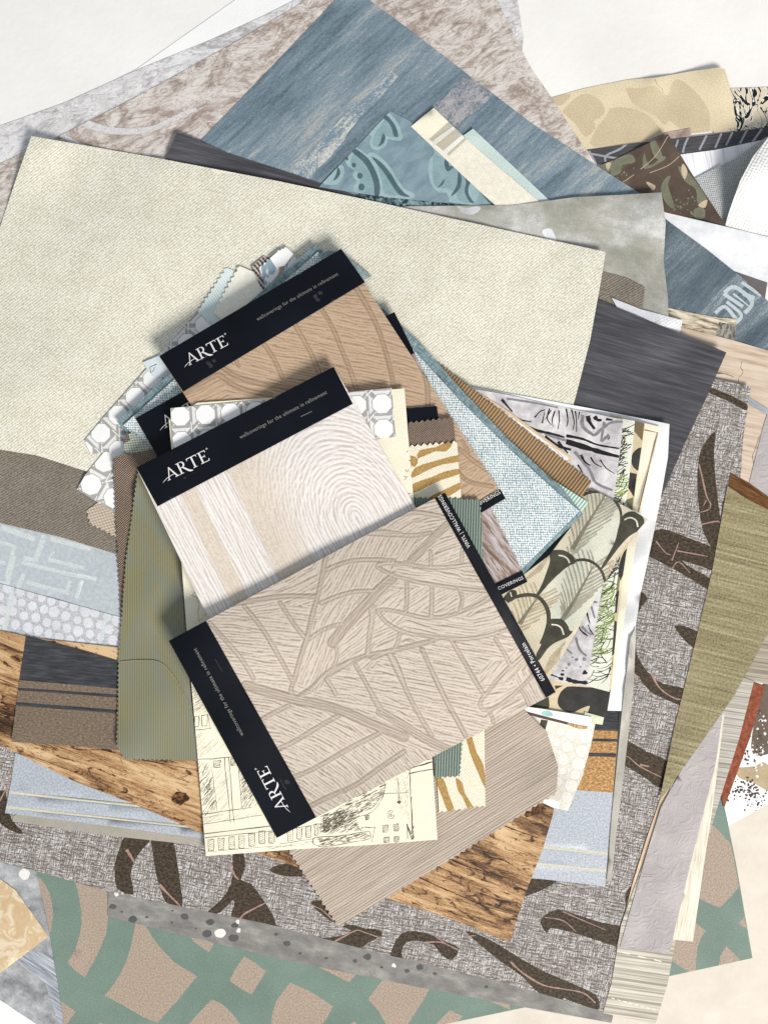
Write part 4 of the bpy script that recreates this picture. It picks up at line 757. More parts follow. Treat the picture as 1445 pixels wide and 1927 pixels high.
ip = [(igr, Z(*I1, stroke(p, w, w*.7, jit=.15))) for p, w in [([(790, 260), (790, 330), (860, 385)], 24), ([(860, 385), (950, 310), (1030, 300)], 20), ([(740, 480), (830, 590), (870, 670), (970, 715)], 22), ([(560, 370), (640, 400), (720, 420)], 20), ([(920, 300), (900, 420)], 18), ([(330, 160), (520, 190), (640, 215)], 14), ([(950, 380), (900, 420)], 20)]]
ip += [(ibk, Z(*I1, stroke(p, w, w*.5, jit=.2))) for p, w in [([(170, 140), (220, 170), (240, 210)], 26), ([(240, 200), (330, 250), (420, 290), (480, 300)], 14), ([(300, 165), (330, 200), (365, 240)], 18), ([(500, 275), (530, 240), (565, 228)], 9), ([(545, 310), (560, 240)], 9), ([(590, 220), (575, 280), (600, 320)], 10), ([(622, 235), (605, 290), (612, 330)], 9), ([(600, 230), (560, 290)], 7), ([(645, 232), (648, 290), (640, 345)], 9), ([(690, 220), (700, 290), (692, 330)], 10), ([(722, 225), (738, 300), (730, 350)], 9), ([(745, 235), (752, 300), (752, 362)], 9), ([(770, 240), (760, 290)], 8),
      ([(440, 325), (520, 355), (600, 372), (680, 395)], 22), ([(560, 390), (600, 420), (650, 450), (720, 470)], 26), ([(690, 385), (790, 405), (880, 440), (1010, 462)], 18), ([(690, 420), (820, 460), (920, 490), (1010, 512)], 36), ([(820, 265), (830, 300), (862, 345)], 32), ([(860, 268), (880, 290), (905, 290)], 28), ([(930, 285), (970, 290)], 18), ([(945, 400), (950, 405)], 22), ([(780, 500), (800, 540), (835, 565)], 16), ([(838, 515), (860, 550), (905, 575)], 11), ([(895, 530), (930, 580), (985, 615)], 9), ([(760, 560), (790, 610)], 11), ([(640, 420), (700, 490)], 20)]]
ip += [(igr, Z(*I2, stroke(p, w, w*.7, jit=.2))) for p, w in [([(640, 1430), (700, 1480)], 20), ([(730, 1340), (760, 1440), (820, 1500)], 24), ([(780, 1250), (830, 1300), (880, 1320)], 24), ([(860, 1080), (890, 1180)], 20)]]+[(igr, Z(*I2, circ(x, y, r_, 10, .15))) for x, y, r_ in [(672, 1570, 15), (800, 1525, 18), (735, 1530, 15), (650, 1600, 9), (770, 1590, 9), (700, 1510, 9)]]
ip += [(ibk, Z(*I2, stroke(p, w, w*.6, jit=.5))) for p, w in [([(745, 1215), (770, 1280), (830, 1330)], 16), ([(820, 1120), (835, 1180), (850, 1230)], 14), ([(835, 1235), (850, 1280), (880, 1315)], 14), ([(500, 1650), (560, 1670), (620, 1700)], 14), ([(650, 1690), (720, 1715), (830, 1725)], 42), ([(870, 1040), (910, 1045)], 12)]]+[(ibk, Z(*I2, circ(x, y, r_, 12, .4, .8))) for x, y, r_ in [(615, 1655, 15), (605, 1690, 20), (805, 1640, 24), (620, 1622, 10)]]
sheet('wallpaper_sheet', 'grey ink-wash sheet with bold black brush strokes in the right-hand stack', WP,
      [(890, 732), (960, 744), (1060, 766), (1172, 790), (1166, 850), (1155, 935), (1140, 1060), (1120, 1180), (1104, 1291), (1060, 1284), (1020, 1276), (940, 1200), (900, 900)], ink, 8, ip, r=4, step=12, lift=[(900, 740, 60, .003)])
# pebble paper & little slips
ps = (960, 1290, 6.02); peb = plain('pebble_ivory', (250, 245, 236), .01); pbl = plain('pebble_outline', (206, 198, 182)); pp = []
for x, y, r_ in [(570, 525, 52), (690, 560, 65), (860, 575, 82), (525, 640, 54), (645, 695, 66), (810, 745, 76), (600, 840, 70), (770, 890, 82), (735, 1010, 60), (540, 1090, 52), (690, 1140, 76), (480, 1210, 58), (640, 1265, 66), (450, 600, 50), (440, 480, 50), (590, 970, 44), (380, 760, 50), (400, 1060, 50), (900, 440, 50), (470, 760, 30), (560, 760, 24), (900, 680, 20), (660, 960, 20)]:
    o = circ(x, y, r_, 14, .06); pp += [(pbl, Z(*ps, o)), (peb, Z(*ps, [(x+(p[0]-x)*.955, y+(p[1]-y)*.955) for p in o]))]
sheet('wallpaper_sheet', 'ivory sheet printed with outlined pebbles, curved lower edge, by the bronze bands', WP,
      [(900, 1330), (1020, 1340), (1120, 1360), (1112, 1400), (1096, 1460), (1068, 1526), (1040, 1520), (998, 1500), (930, 1460)], plain('pebble_ground', (240, 235, 222), .02, 12), 0, pp+[(cdo, Z(*X6, [(345, 385), (425, 395), (390, 520), (315, 530)])), (M['bright'], Z(*X6, [(270, 1230), (560, 1320), (540, 1400), (215, 1290)]))], r=5, lift=[(1068, 1520, 50, .006)])
sheet('sample_card', 'small pale green card corner beside the camouflage blobs', 'card', [(1100, 1340), (1136, 1350), (1133, 1364), (1095, 1358)], plain('pale_green_card', (218, 224, 194)), r=2)
sheet('sample_card', 'narrow white card with a mint half disc and a brown stripe below the camouflage sheet', 'card',
      [(985, 1329), (1020, 1334), (1113, 1349), (1112, 1362), (1104, 1373), (1090, 1372), (1000, 1347), (960, 1336), (960, 1325)], M['bright'], 0,
      [(plain('mint_disc', (176, 216, 212)), Z(*X6, cr([(350, 325), (370, 290), (430, 282), (470, 310), (478, 345), (420, 350)], 3))), (plain('card_brown', (98, 76, 66)), Z(*X6, [(155, 285), (400, 350), (650, 415), (645, 445), (400, 385), (155, 318)])), (mottled('card_wood', [(.4, (150, 112, 78)), (.6, (214, 184, 146))], 3, 20), Z(*X6, [(650, 415), (780, 445), (880, 460), (870, 495), (770, 495), (645, 445)]))], r=3, lift=[(1000, 1340, 60, .002)])
# feather swatch
fb = plain('feather_cream', (228, 218, 194), .02, 40); fl = plain('feather_ivory', (226, 226, 208), .02, 30); fo = plain('feather_olive', (74, 72, 60), .1, 24); fr = plain('feather_rib', (176, 172, 154), .05, 14); fr2 = plain('feather_rib_tan', (192, 178, 150), .05, 14); fc = plain('feather_quill', (136, 132, 114), .06, 12); fw = plain('feather_white', (240, 236, 224)); fp = []
def zf2(p): return Z(*I2, p)
def feather(ctr, L1, L2, n_, d1, d2, m1, m2):
    c = cr(ctr, 8, False)
    for i in range(n_):
        t = i/(n_-1)*(len(c)-1.001); k = int(t); x = c[k][0]+(c[k+1][0]-c[k][0])*(t-k); y = c[k][1]+(c[k+1][1]-c[k][1])*(t-k); e = math.sin(math.pi*min(1, max(0, .18+.8*i/n_)))
        j = random.uniform(.9, 1.1)
        fp.append((m1, zf2(stroke([(x, y), (x+L1*e*.5*j*d1[0], y+L1*e*.5*j*d1[1]-6), (x+L1*e*j*d1[0], y+L1*e*j*d1[1]-20)], 20, 15, jit=.3))))
        fp.append((m2, zf2(stroke([(x, y), (x+L2*e*.5*j*d2[0]+8, y+L2*e*.5*j*d2[1]), (x+L2*e*j*d2[0], y+L2*e*j*d2[1])], 19, 13, jit=.3))))
fp.append((fl, zf2(cr([(980, 150), (1060, 220), (1095, 330), (1080, 480), (1000, 660), (940, 760), (860, 700), (720, 660), (800, 430), (900, 260)], 3))))
feather([(1000, 130), (920, 250), (820, 400), (730, 560), (650, 690)], 330, 250, 15, (.86, -.42), (-.15, -1), fr, fr)
fp.append((fl, zf2(cr([(640, 760), (740, 700), (860, 710), (960, 820), (980, 900), (860, 1080), (700, 1290), (600, 1200), (520, 1200), (500, 1060), (440, 990)], 3))))
feather([(880, 730), (800, 880), (720, 1020), (650, 1130), (620, 1200)], 300, 260, 14, (.86, -.42), (-.25, -1), fr, fr)
feather([(410, 1000), (350, 1090), (300, 1160), (240, 1260), (200, 1340)], 300, 220, 10, (.9, -.3), (-.3, -1), fr2, fr2)
for i in range(9): fp.append((fr2, zf2(stroke([(1230-26*i, 560+18*i), (1215-26*i, 640+20*i), (1200-28*i, 700+22*i)], 15, 10))))
for i in range(9): fp.append((fr2, zf2(stroke([(250+22*i, 900-14*i), (330+22*i, 830-22*i), (420+20*i, 790-30*i)], 15, 10))))
for i in range(10): fp.append((fr2, zf2(stroke([(640-14*i, 1380+14*i), (600-14*i, 1450+18*i), (590-18*i, 1540+18*i)], 16, 10))))
for c in ([(980, 140), (900, 270), (800, 430), (700, 600)], [(880, 735), (780, 920), (700, 1060), (610, 1200)], [(405, 1010), (320, 1130), (255, 1230)]): fp.append((fc, zf2(stroke(c, 10, 40))))
fp += [(fo, zf2(stroke([(790, 140), (850, 118), (920, 114), (1000, 132), (1060, 190), (1102, 260), (1112, 340), (1098, 450), (1065, 560), (1010, 670), (950, 760)], 28, 14, jit=.08))),
 (fo, zf2(cr([(1112, 340), (1140, 300), (1200, 278), (1262, 297), (1302, 338), (1305, 388), (1280, 430), (1180, 490), (1100, 575), (1020, 680), (955, 765), (945, 745), (1000, 650), (1060, 530), (1085, 430)], 3))),
 (fw, zf2(stroke([(1140, 352), (1170, 335), (1205, 335), (1240, 360), (1252, 410)], 11, 14))),
 (fo, zf2(stroke([(690, 708), (760, 688), (830, 692), (900, 728), (950, 790), (975, 860), (985, 890)], 26, 22, jit=.08))), (fo, zf2(stroke([(400, 995), (450, 930), (520, 850), (600, 775), (660, 728), (720, 700)], 26, 36, jit=.08))),
 (fo, zf2(cr([(508, 640), (530, 612), (560, 604), (625, 606), (690, 640), (722, 690), (640, 745), (570, 800), (500, 880), (425, 985), (400, 985), (450, 880), (490, 770), (512, 700)], 3))), (fw, zf2(stroke([(585, 650), (630, 658), (662, 682), (678, 715)], 11, 14))),
 (fo, zf2(stroke([(150, 1042), (220, 1003), (320, 983), (395, 993), (450, 1035), (492, 1110), (502, 1200), (485, 1290), (440, 1400)], 28, 40, jit=.08))),
 (fo, zf2(cr([(500, 1200), (560, 1183), (620, 1193), (662, 1240), (680, 1285), (705, 1290), (660, 1340), (560, 1385), (490, 1440), (420, 1535), (395, 1490), (430, 1420), (480, 1310)], 3))), (fw, zf2(stroke([(525, 1233), (575, 1240), (610, 1265), (628, 1320)], 11, 14))),
 (fo, zf2(cr([(120, 1010), (180, 945), (230, 950), (228, 1005), (170, 1045)], 3))), (fw, zf2(stroke([(178, 960), (190, 1000)], 10)))]
sheet('wallpaper_sample', 'cream sample with art deco feather scallops and dark olive stems, right of the booklets', 'wallpaper sample',
      [(860, 1080), (980, 1010), (1060, 940), (1092, 926), (1118, 922), (1170, 950), (1219, 977), (1180, 1020), (1140, 1092), (1100, 1160), (1062, 1228), (1026, 1286), (990, 1300), (900, 1200)], fb, -40, fp, r=4, step=12, thick=.0005, gap=.0005, lift=[(1219, 977, 40, .004)])
# --- fabrics at the left
bm = N('bronze_mesh', .5, .4, bump=.8, bumpd=.0008); x, y = bm.xy(); j = bm.noise(9, det=2); v = bm.math('MULTIPLY', bm.sin(x, 5.2, bm.math('MULTIPLY', j, 3)), bm.sin(y, 4.2, bm.math('MULTIPLY', j, 3))); bm = bm.done(bm.ramp(bm.math('MULTIPLY_ADD', v, .5, .5), [(.2, (74, 62, 54)), (.5, (120, 102, 88)), (.85, (186, 164, 142))]), v)
cg_ = plain('cane_grey', (178, 177, 174), .03); cwh = plain('cane_white', (250, 250, 249), .0, grain=0, rough=.4)
def cane(o, ang, outline, sp=48.0):
    us = [p[0] for p in outline]; vs = [p[1] for p in outline]; a = math.radians(ang); c, s = math.cos(a), math.sin(a); out = []
    T = lambda x, y: (o[0]+x*c-y*s, o[1]+x*s+y*c)
    R_ = int(max(max(us)-min(us), max(vs)-min(vs))/sp)+3
    cells = [(i, j) for i in range(-R_, R_) for j in range(-R_, R_) if min(us)-sp < T(i*sp, j*sp)[0] < max(us)+sp and min(vs)-sp < T(i*sp, j*sp)[1] < max(vs)+sp]
    bandp = lambda p, q, w: stroke([T(*p), T(*q)], w, smooth=False)
    for i, j in cells:
        x, y = i*sp, j*sp; h = sp/2
        out += [(cg_, bandp((x+h-7, y+h+6), (x+h+sp-17, y+h-sp+24-sp*.0), 9)) if 0 else (cg_, bandp((x+h-11, y+h+11), (x+h+11, y+h-11), 8)), (cg_, bandp((x+h-11, y+h-11), (x+h+11, y+h+11), 8)),
                (cg_, bandp((x+h-4, y-h+8), (x+h-4, y+h-8), 6)), (cg_, bandp((x-h+8, y+h-4), (x+h-8, y+h-4), 6)),
                (cwh, bandp((x+h-9, y+h+12), (x+h+12, y+h-9), 2.2)), (cwh, bandp((x+h-4, y+h-12), (x+h-4, y+h+12), 1.6))]
    for i, j in cells:
        x, y = T(i*sp, j*sp); out += [(cg_, circ(x, y, sp*.435, 8, 0, 1, a+math.pi/8)), (cwh, circ(x, y, sp*.40, 8, 0, 1, a+math.pi/8))]
    return out
CN = 'cane-print samples in the fan at the left'
lx = dots('linen_beige_check', (176, 160, 142), (210, 196, 178), 7, jit=.2, soft=.4, bump=.8, patch=.1)
sheet('fabric_swatch', 'small beige check-weave swatch with pinked edge poking out left of the bronze mesh', 'fabric swatch',
      [(184, 946), (162, 962, 'z'), (166, 985, 'z'), (235, 1022), (300, 1000), (260, 930)], lx, 25, r=3, thick=.0006)
ol1 = [(145, 921), (160, 895), (205, 840), (300, 720), (400, 640), (480, 640), (420, 900), (260, 990), (205, 958)]
sheet('wallpaper_sample', 'cane-pattern card lowest in the left fan, its corner pointing at the left', 'wallpaper sample', ol1, M['white'], 30, cane((172, 912), 30, ol1, 50), r=4, thick=.0005, gap=.0006)
ol2 = [(159, 829), (200, 780), (280, 690), (372, 586), (420, 560), (470, 620), (350, 800), (230, 890), (205, 850), (172, 855)]
sheet('wallpaper_sample', 'second cane-pattern card of the left fan, white octagons along its upper edge', 'wallpaper sample', ol2, M['white'], -48, cane((190, 815), -46, ol2, 47), r=4, thick=.0005, gap=.0006)
sheet('wallpaper_sample', 'small white card corner with a black corner line above the left fan', 'wallpaper sample',
      [(269, 682), (300, 669), (360, 660), (380, 720), (287, 708)], plain('white_blue_card', (226, 236, 242), .01), 0, [(ibk, stroke([(285, 702), (282, 691), (296, 685)], 1.3, smooth=False)), (ibk, stroke([(287, 700), (292, 691)], 1))], r=3, thick=.0005)
tl = dots('teal_tweed', (96, 118, 122), (160, 180, 182), 4.5, soft=.5)
sheet('fabric_swatch', 'pale mint rib swatch with pinked edge at the top of the left fan', 'fabric swatch',
      [(430, 503), (372, 586, 'z'), (410, 640), (520, 560), (452, 512)][::-1] if 0 else [(374, 588, 'z', 4.5, 11), (428, 504), (454, 514), (540, 580), (450, 660)], ribs('mint_rib', (206, 222, 222), (232, 242, 240), 5, bump=.3), -35, r=3, thick=.0005, gap=.0006)
sheet('fabric_swatch', 'fuzzy cream swatch with pinked edge beside the mint one at the top of the fan', 'fabric swatch',
      [(403, 590, 'z', 4.5, 11), (452, 501), (500, 521), (560, 560), (480, 650)], plain('cream_felt', (255, 250, 234), .02, 10, grain=.02), 0, r=3, thick=.001, gap=.0006)
sheet('fabric_swatch', 'brown and white coarse weave corner near the top of the fan', 'fabric swatch',
      [(474, 503), (494, 483, 'z', 3, 7), (509, 487), (560, 540), (500, 560)], ribs('brown_white_weave', (70, 56, 50), (206, 196, 188), 7, bump=.6, cross=6), -40, r=3, thick=.0006)
sheet('fabric_swatch', 'white swatch with wavy blue and tan lines beside the brown weave corner', 'fabric swatch',
      [(488, 506, 'z', 4, 9), (530, 470), (551, 478), (600, 540), (510, 570)], mottled('wavy_print', [(.4, (150, 170, 186)), (.47, (238, 240, 242)), (.58, (238, 240, 242)), (.62, (176, 156, 138))], 16, 40, det=1, grain=(0, 3), dist=.8), 20, r=3, thick=.0006)
sheet('fabric_swatch', 'small blank white tab above the wavy line swatch at the top of the fan', 'fabric swatch',
      [(508, 486), (522, 474, 'z', 2.5, 7), (540, 466), (552, 478), (536, 500), (520, 504)], M['bright'], 0, r=3, thick=.0005)
# --- blue woven sample book with edges
tf = N('teal_bookcloth', .7, .2, bump=.5); a = tf.noise(20, 2.6, 2); b = tf.noise(2.6, 20, 2, off=3); f = tf.math('MINIMUM', a, b); tf = tf.done(tf.ramp(f, [(.3, (94, 116, 122)), (.5, (132, 155, 160)), (.65, (166, 184, 187))]), f)
sheet('fabric_swatch', 'dark navy card showing as a thin dark edge below the teal cloth', 'fabric swatch',
      [(228, 800), (600, 470), (1075, 990), (1032, 1046), (980, 1085), (720, 1300)], M['navy'], 0, r=4, thick=.001, gap=.0014)
wl = plain('white_label_card', (248, 246, 242), .005); tnb = plain('tan_border', (220, 196, 164))
sheet('sample_card', 'white card with a tan border and wavy tan line behind the brown rib strip', 'card',
      [(880, 725), (960, 776), (1076, 861), (1066, 880), (1040, 885), (900, 800)], tnb, 38, [(wl, [(860, 722), (960, 783), (1070, 862), (1062, 874), (1035, 880), (860, 760)]), (tnb, stroke([(960, 792), (990, 808), (1010, 828), (1040, 842), (1060, 862)], 2))], r=3, thick=.0005)
br = ribs('brown_rib', (118, 94, 66), (178, 148, 112), 6, bump=.7)
sheet('fabric_swatch', 'brown ribbed swatch with a pinked edge running down beside the blue woven sample', 'fabric swatch',
      [(770, 640), (826, 686, 'z', 4, 9), (960, 790, 'z', 4, 9), (1112, 908), (1098, 930), (1040, 990), (800, 800)], br, 38, r=4, thick=.0008, gap=.0006)
sheet('fabric_swatch', 'pale mint ribbed strip between the brown rib and the blue woven sample', 'fabric swatch',
      [(880, 790), (935, 838), (1020, 890), (1106, 945), (1092, 966), (1020, 960), (900, 840)], ribs('mint_rib_coarse', (160, 196, 186), (214, 232, 222), 6, bump=.9), 38, r=4, thick=.0008)
sheet('fabric_swatch', 'teal cloth sheet framing the blue woven sample along its edges', 'fabric swatch',
      [(220, 793), (330, 694), (470, 568), (592, 461), (640, 500), (730, 590), (790, 645), (870, 735), (960, 830), (1060, 922), (1097, 968), (1040, 1022), (985, 1080), (900, 1160), (720, 1290), (500, 1080), (340, 920), (268, 845)], tf, 42, r=5, thick=.0014, gap=.0018)
bw = dots('blue_white_tweed', (240, 243, 241), (136, 163, 173), 5.8, jit=1.0, soft=.2, bump=.6, patch=.1, thr=.04)
sheet('fabric_swatch', 'large blue and white tweed sample lying square under the booklets', 'fabric swatch',
      [(233, 800), (330, 712), (480, 580), (598, 474), (700, 572), (776, 656), (860, 748), (960, 846), (1046, 925), (1090, 962), (1020, 1032), (978, 1074), (890, 1150), (716, 1280), (500, 1070), (370, 930), (290, 856)], bw, 42, r=5, thick=.0010, gap=.0006)
sheet('fabric_swatch', 'small blue tweed corner beside the topmost black header corner', 'fabric swatch',
      [(600, 480), (615, 471), (640, 474), (700, 520), (640, 540)], tl, 20, r=4, thick=.001)
gg = dots('grey_green_loose_weave', (206, 212, 196), (132, 138, 128), 6, jit=.3, soft=.4, bump=.9, patch=.1)
sheet('fabric_swatch', 'small loosely woven grey-green swatch tucked above the bronze mesh', 'fabric swatch',
      [(236, 822), (250, 812), (290, 848), (330, 880), (270, 880), (232, 852)], gg, 35, [(bm, [(225, 815), (240, 812), (246, 828), (232, 836)])], r=4, thick=.0008)
bmo = [(215, 862, 'z', 3.5, 9), (262, 850, 'z', 3.5, 9), (312, 841), (420, 900), (420, 1100), (260, 1060), (240, 1140), (232, 1180), (231, 1120, 'z', 4, 9), (222, 1000, 'z', 4, 9)]
bmo = [(215, 862), (231, 1180), (250, 1190), (300, 1000), (420, 960), (400, 840), (312, 841), (262, 850)]
bmo = [(231, 1180, 'z', 4, 9), (222, 1010, 'z', 4, 9), (215, 862, 'z', 3, 9), (312, 841), (400, 840), (420, 960), (300, 1000), (250, 1190)][::1]
sheet('fabric_swatch', 'bronze-brown shiny mesh fabric with pinked edges left of the middle booklet', 'fabric swatch', bmo, bm, -4, r=4, thick=.0008, gap=.0006)
gf = ribs('green_moire_rib', (120, 117, 86), (146, 142, 108), 4.4, wave=.12, bump=.25, rgh=.36, spec=.5, sheen_blotch=(124, 132, 128))  # grey-blue sheen of the moire is painted into its colour
sheet('fabric_swatch', 'olive-green moire ribbed fabric hanging down the left side with pinked edges', 'fabric swatch',
      [(372, 1432), (232, 1426), (223, 1404), (224, 1300), (228, 1180), (238, 1060), (250, 960), (262, 885), (300, 860), (430, 900), (430, 1100), (346, 1120), (352, 1230), (364, 1350)][::-1] if 0 else
      [(375, 1430, 'z', 3, 9), (235, 1427), (222, 1408, 'z', 3, 9), (225, 1240, 'z', 3, 9), (238, 1060, 'z', 3, 9), (262, 880), (300, 860), (430, 900), (430, 1100), (344, 1120), (352, 1230), (364, 1350)], gf, 0, r=5, thick=.001, gap=.0008, lift=[(235, 1415, 50, .004), (300, 1120, 60, .003), (300, 1330, 60, .003)])
zt = settle(expand([(225, 1235), (375, 1235), (375, 1370), (225, 1370)]), 1, .0001, .0004)
o = build('thread', stroke([(226, 1246), (262, 1243), (300, 1246), (325, 1270), (345, 1305), (364, 1352)], 2.2), plain('thread_green', (150, 146, 110)), zt, .0006); tag(o, 'loose curved green thread lying across the moire ribbed fabric', 'thread')
# --- beige linen, sketch card, strips
ll = N('beige_linen', .85, .15, bump=.8); x, y = ll.xy(); a = ll.noise(3.2, 110, 3, .6); b = ll.noise(2.6, 2.6, 1, off=4); s_ = ll.sin(x, 4.7, ll.math('MULTIPLY', ll.noise(20, 80, 2), 5))
f = ll.math('ADD', ll.math('ADD', ll.math('MULTIPLY', a, .7), ll.math('MULTIPLY', b, .3)), ll.math('MULTIPLY', s_, .13)); ll = ll.done(ll.ramp(f, [(.26, (152, 137, 124)), (.5, (180, 166, 152)), (.74, (205, 193, 178))]), f)
sheet('fabric_swatch', 'large taupe-beige slubbed linen swatch with pinked edges below the top booklet', 'fabric swatch',
      [(545, 1600), (600, 1400), (700, 1300), (980, 1330), (1028, 1376), (1049, 1440, 'z', 1.5, 8), (1046, 1490, 'z', 5, 13), (855, 1610, 'z', 5, 13), (638, 1742, 'z', 5, 11)], ll, 58, r=6, thick=.0009, gap=.0009)
# booklets
def leaf_fn(veins, seeds, light, dark, vein, box, seed, contrast=1.0, rel=.00028, blades=()):
    fld = angle_field(seeds)
    def angf(u, v):
        d, q, dr = dist_lines(u, v, veins); a = fld(u, v); return np.where(q < 1.25, dr, a)
    TL = thread_lines(seeds, 5.6, seed); L = lic(*box, 1.5, angf, 11, seed); cl, cd_, cv = lc(light), lc(dark), lc(vein)
    def fn(u, v):
        cols = []; rels = []
        for s in range(0, len(u), 40000):
            uu, vv_ = u[s:s+40000], v[s:s+40000]; d, q, dr = dist_lines(uu, vv_, veins); t = .62*L(uu, vv_)+.85*TL(uu, vv_)
            h = smooth01(t*contrast, -2.0, .9)
            hw_ = d/np.maximum(q, 1e-6)*.72; e = d-hw_; inside = 1-smooth01(e, -.8, .6); rim = np.exp(-((e-.7)/1.05)**2); cord = inside*(.5-.5*np.cos(d*2*math.pi/4.6))*np.clip((hw_-2.2)/1.5, 0, 1)
            c = mixc(cd_, cl, h)
            c2 = mixc(cv, cl, np.clip(h*.6, 0, 1)); c = c*(1-inside[:, None]*.7)+c2*inside[:, None]*.7
            rim = np.maximum(rim*.72, cord*.55); c = c*(1-rim[:, None])+(cd_*.68)[None]*rim[:, None]
            loop = np.exp(-((e-3.4)/1.3)**2)*.4; c = c*(1-loop[:, None])+cl[None]*loop[:, None]
            cols.append(c); rels.append((h*.75+inside*.5-rim*.8)*rel)
        return np.concatenate(cols), np.concatenate(rels)
    return fn
GB = 'black-headed sample booklets'
def booklet(label, quad, header, r, thick, gap, bodyfn=None, bodymat=None, ang=0, strip=None, step=1.7, lift=()):
    q = [tuple(p) for p in quad]; ol = expand(q); zf = settle(ol, r, gap, thick+.0009, lift)
    cx = sum(p[0] for p in q)/4; cy = sum(p[1] for p in q)/4; root = empty('sample_booklet', cx, cy, float(samp(zf, cx, cy)))
    tag(root, label, 'sample booklet', GB)
    build('backing_card', ol, M['white'], zf, thick*.7-.0006, 0, (), 8, root)
    if bodyfn: dense('sample_page', q, zf, thick*.3-.0001, bodyfn, root, step, dz=thick*.7+.0001)
    else: build('sample_page', ol, bodymat, zf, thick*.3-.0001, ang, (), 7, root, M['white'], dz=thick*.7+.0001)
    hd = build('header_band', expand(header), M['navy'], zf, .0006, 0, (), 6, root, M['darkedge'], dz=thick+.0004)
    ztop = thick+.0004+.0006
    lo = None
    if strip: lo = build('label_strip', expand(strip), M['navy'], zf, .0005, 0, (), 6, root, M['darkedge'], dz=thick+.0004)
    return root, hd, lo, zf, ztop
TG = 'wallcoverings for the ultimate in refinement'
# rearmost booklet with chevron wood page
wch = N('silvered_wood_page', .6, .3, bump=.5); a = wch.noise(90, 9, 5, .7, .4); b = wch.noise(30, 3, 2, .7, off=3); f = wch.math('ADD', wch.math('MULTIPLY', a, .65), wch.math('MULTIPLY', b, .35)); wch = wch.done(wch.ramp(f, [(.34, (104, 84, 68)), (.47, (140, 118, 100)), (.53, (176, 164, 162)), (.66, (206, 200, 206))]), f)
C0 = [(386, 763), (742, 587), (992, 1094), (636, 1270)]
rt, hd, ls, zf, zt_ = booklet('booklet with silvered brown wood page, mostly hidden, its label end above the feather sample', C0, [(386, 763), (742, 587), (780, 664), (424, 840)], 14, .0036, .0012, bodymat=wch, ang=52, strip=[(626, 1252), (982, 1074), (992, 1095), (636, 1271)])
text('label_text', 'VINYL | WALLCOVERINGS', zf, zt_+.00032, (882, 1136), (985, 1089.5), M['silverink'], ls, 1.0)
B0 = [(255, 787), (604, 592), (914, 1064), (562, 1268)]
rt, hd, ls, zf, zt_ = booklet('booklet of which only a black corner with a logo stroke shows at the left', B0, [(255, 787), (604, 592), (652, 664), (302, 868)], 14, .0020, .0006, bodymat=M['white'], strip=[(546, 1244), (925, 955), (945, 948), (562, 1268)] if 0 else [(550, 1250), (902, 1046), (914, 1064), (562, 1268)])
logo(zf, zt_+.0003, (313, 805), (80, -44), 22, hd)
# tan leaf booklet (upper)
Va = (330, 450, 3.01)
tv = [(Z(*Va, [(500, 590), (540, 650), (575, 710), (605, 780)]), 4), (Z(*Va, [(675, 480), (720, 560), (770, 650), (810, 745), (830, 800)]), 4), (Z(*Va, [(825, 390), (890, 500), (940, 620), (985, 730), (1025, 850), (1045, 930)]), 4), (Z(*Va, [(1020, 270), (1080, 370), (1140, 490), (1185, 620), (1215, 730), (1240, 850)]), 4.5),
      (Z(*Va, [(1330, 620), (1400, 740), (1425, 830), (1430, 950)]), 4.5), (Z(*Va, [(330, 660), (345, 690), (360, 715)]), 3), (Z(*Va, [(235, 700), (330, 770), (450, 810), (560, 830), (700, 850)]), 5), (Z(*Va, [(250, 770), (340, 830), (420, 860), (540, 880)]), 5), (Z(*Va, [(40, 880), (130, 830), (230, 770), (270, 780)]), 5),
      ([(940, 900), (895, 870), (865, 845)], 4), ([(925, 915), (880, 905), (855, 880)], 4), ([(870, 830), (880, 850)], 3)]
tsd = [(450, 640, 10), (520, 610, 14), (600, 590, 12), (700, 580, 8), (760, 640, 16), (640, 640, 12), (560, 660, 10), (800, 720, 14), (440, 700, 18), (390, 730, -25), (480, 720, 15), (850, 800, 20), (880, 850, -30), (900, 920, -35), (840, 900, -30), (420, 680, 20), (700, 700, 10)]
A0 = [(300, 670), (642, 468), (950, 938), (607, 1142)]
fn = leaf_fn(tv, tsd, (200, 174, 148), (152, 126, 102), (164, 137, 110), (290, 450, 960, 1160), 3, 1.0)
rt, hd, ls, zf, zt_ = booklet('tan leaf-vein booklet, uppermost black header, lying on the blue tweed', A0, [(300, 670), (642, 468), (687, 531), (345, 737)], 14, .0036, .0012, fn, strip=[(596, 1125), (941, 920), (951, 938), (607, 1142)])
logo(zf, zt_+.00036, (358, 687), (76.6, -40.5), 21, hd)
text('tagline', TG, zf, zt_+.00042, (485, 604), (637, 517.5), M['tagink'], hd, 1.12)
text('label_text', 'VINYL | WALLCOVERINGS', zf, zt_+.00032, (842, 986), (942, 928.5), M['silverink'], ls, 1.2)
for x, y in ((380, 676), (392, 683), (403, 679), (388, 670), (397, 688)): flat('glue_spot', [circ(x, y, random.uniform(3, 5), 9, .3)], zf, zt_+.00018, M['glue'], hd)
for x, y in ((594, 558), (603, 551), (598, 564)): flat('glue_spot', [circ(x, y, 4, 9, .3)], zf, zt_+.00018, M['glue'], hd)
bar('staple', (390, 683), (408, 671), 1.6, zf, zt_+.0002, .0005, M['darkedge'], hd)
bar('staple', (600, 562), (616, 549), 1.6, zf, zt_+.0002, .0005, M['darkedge'], hd)
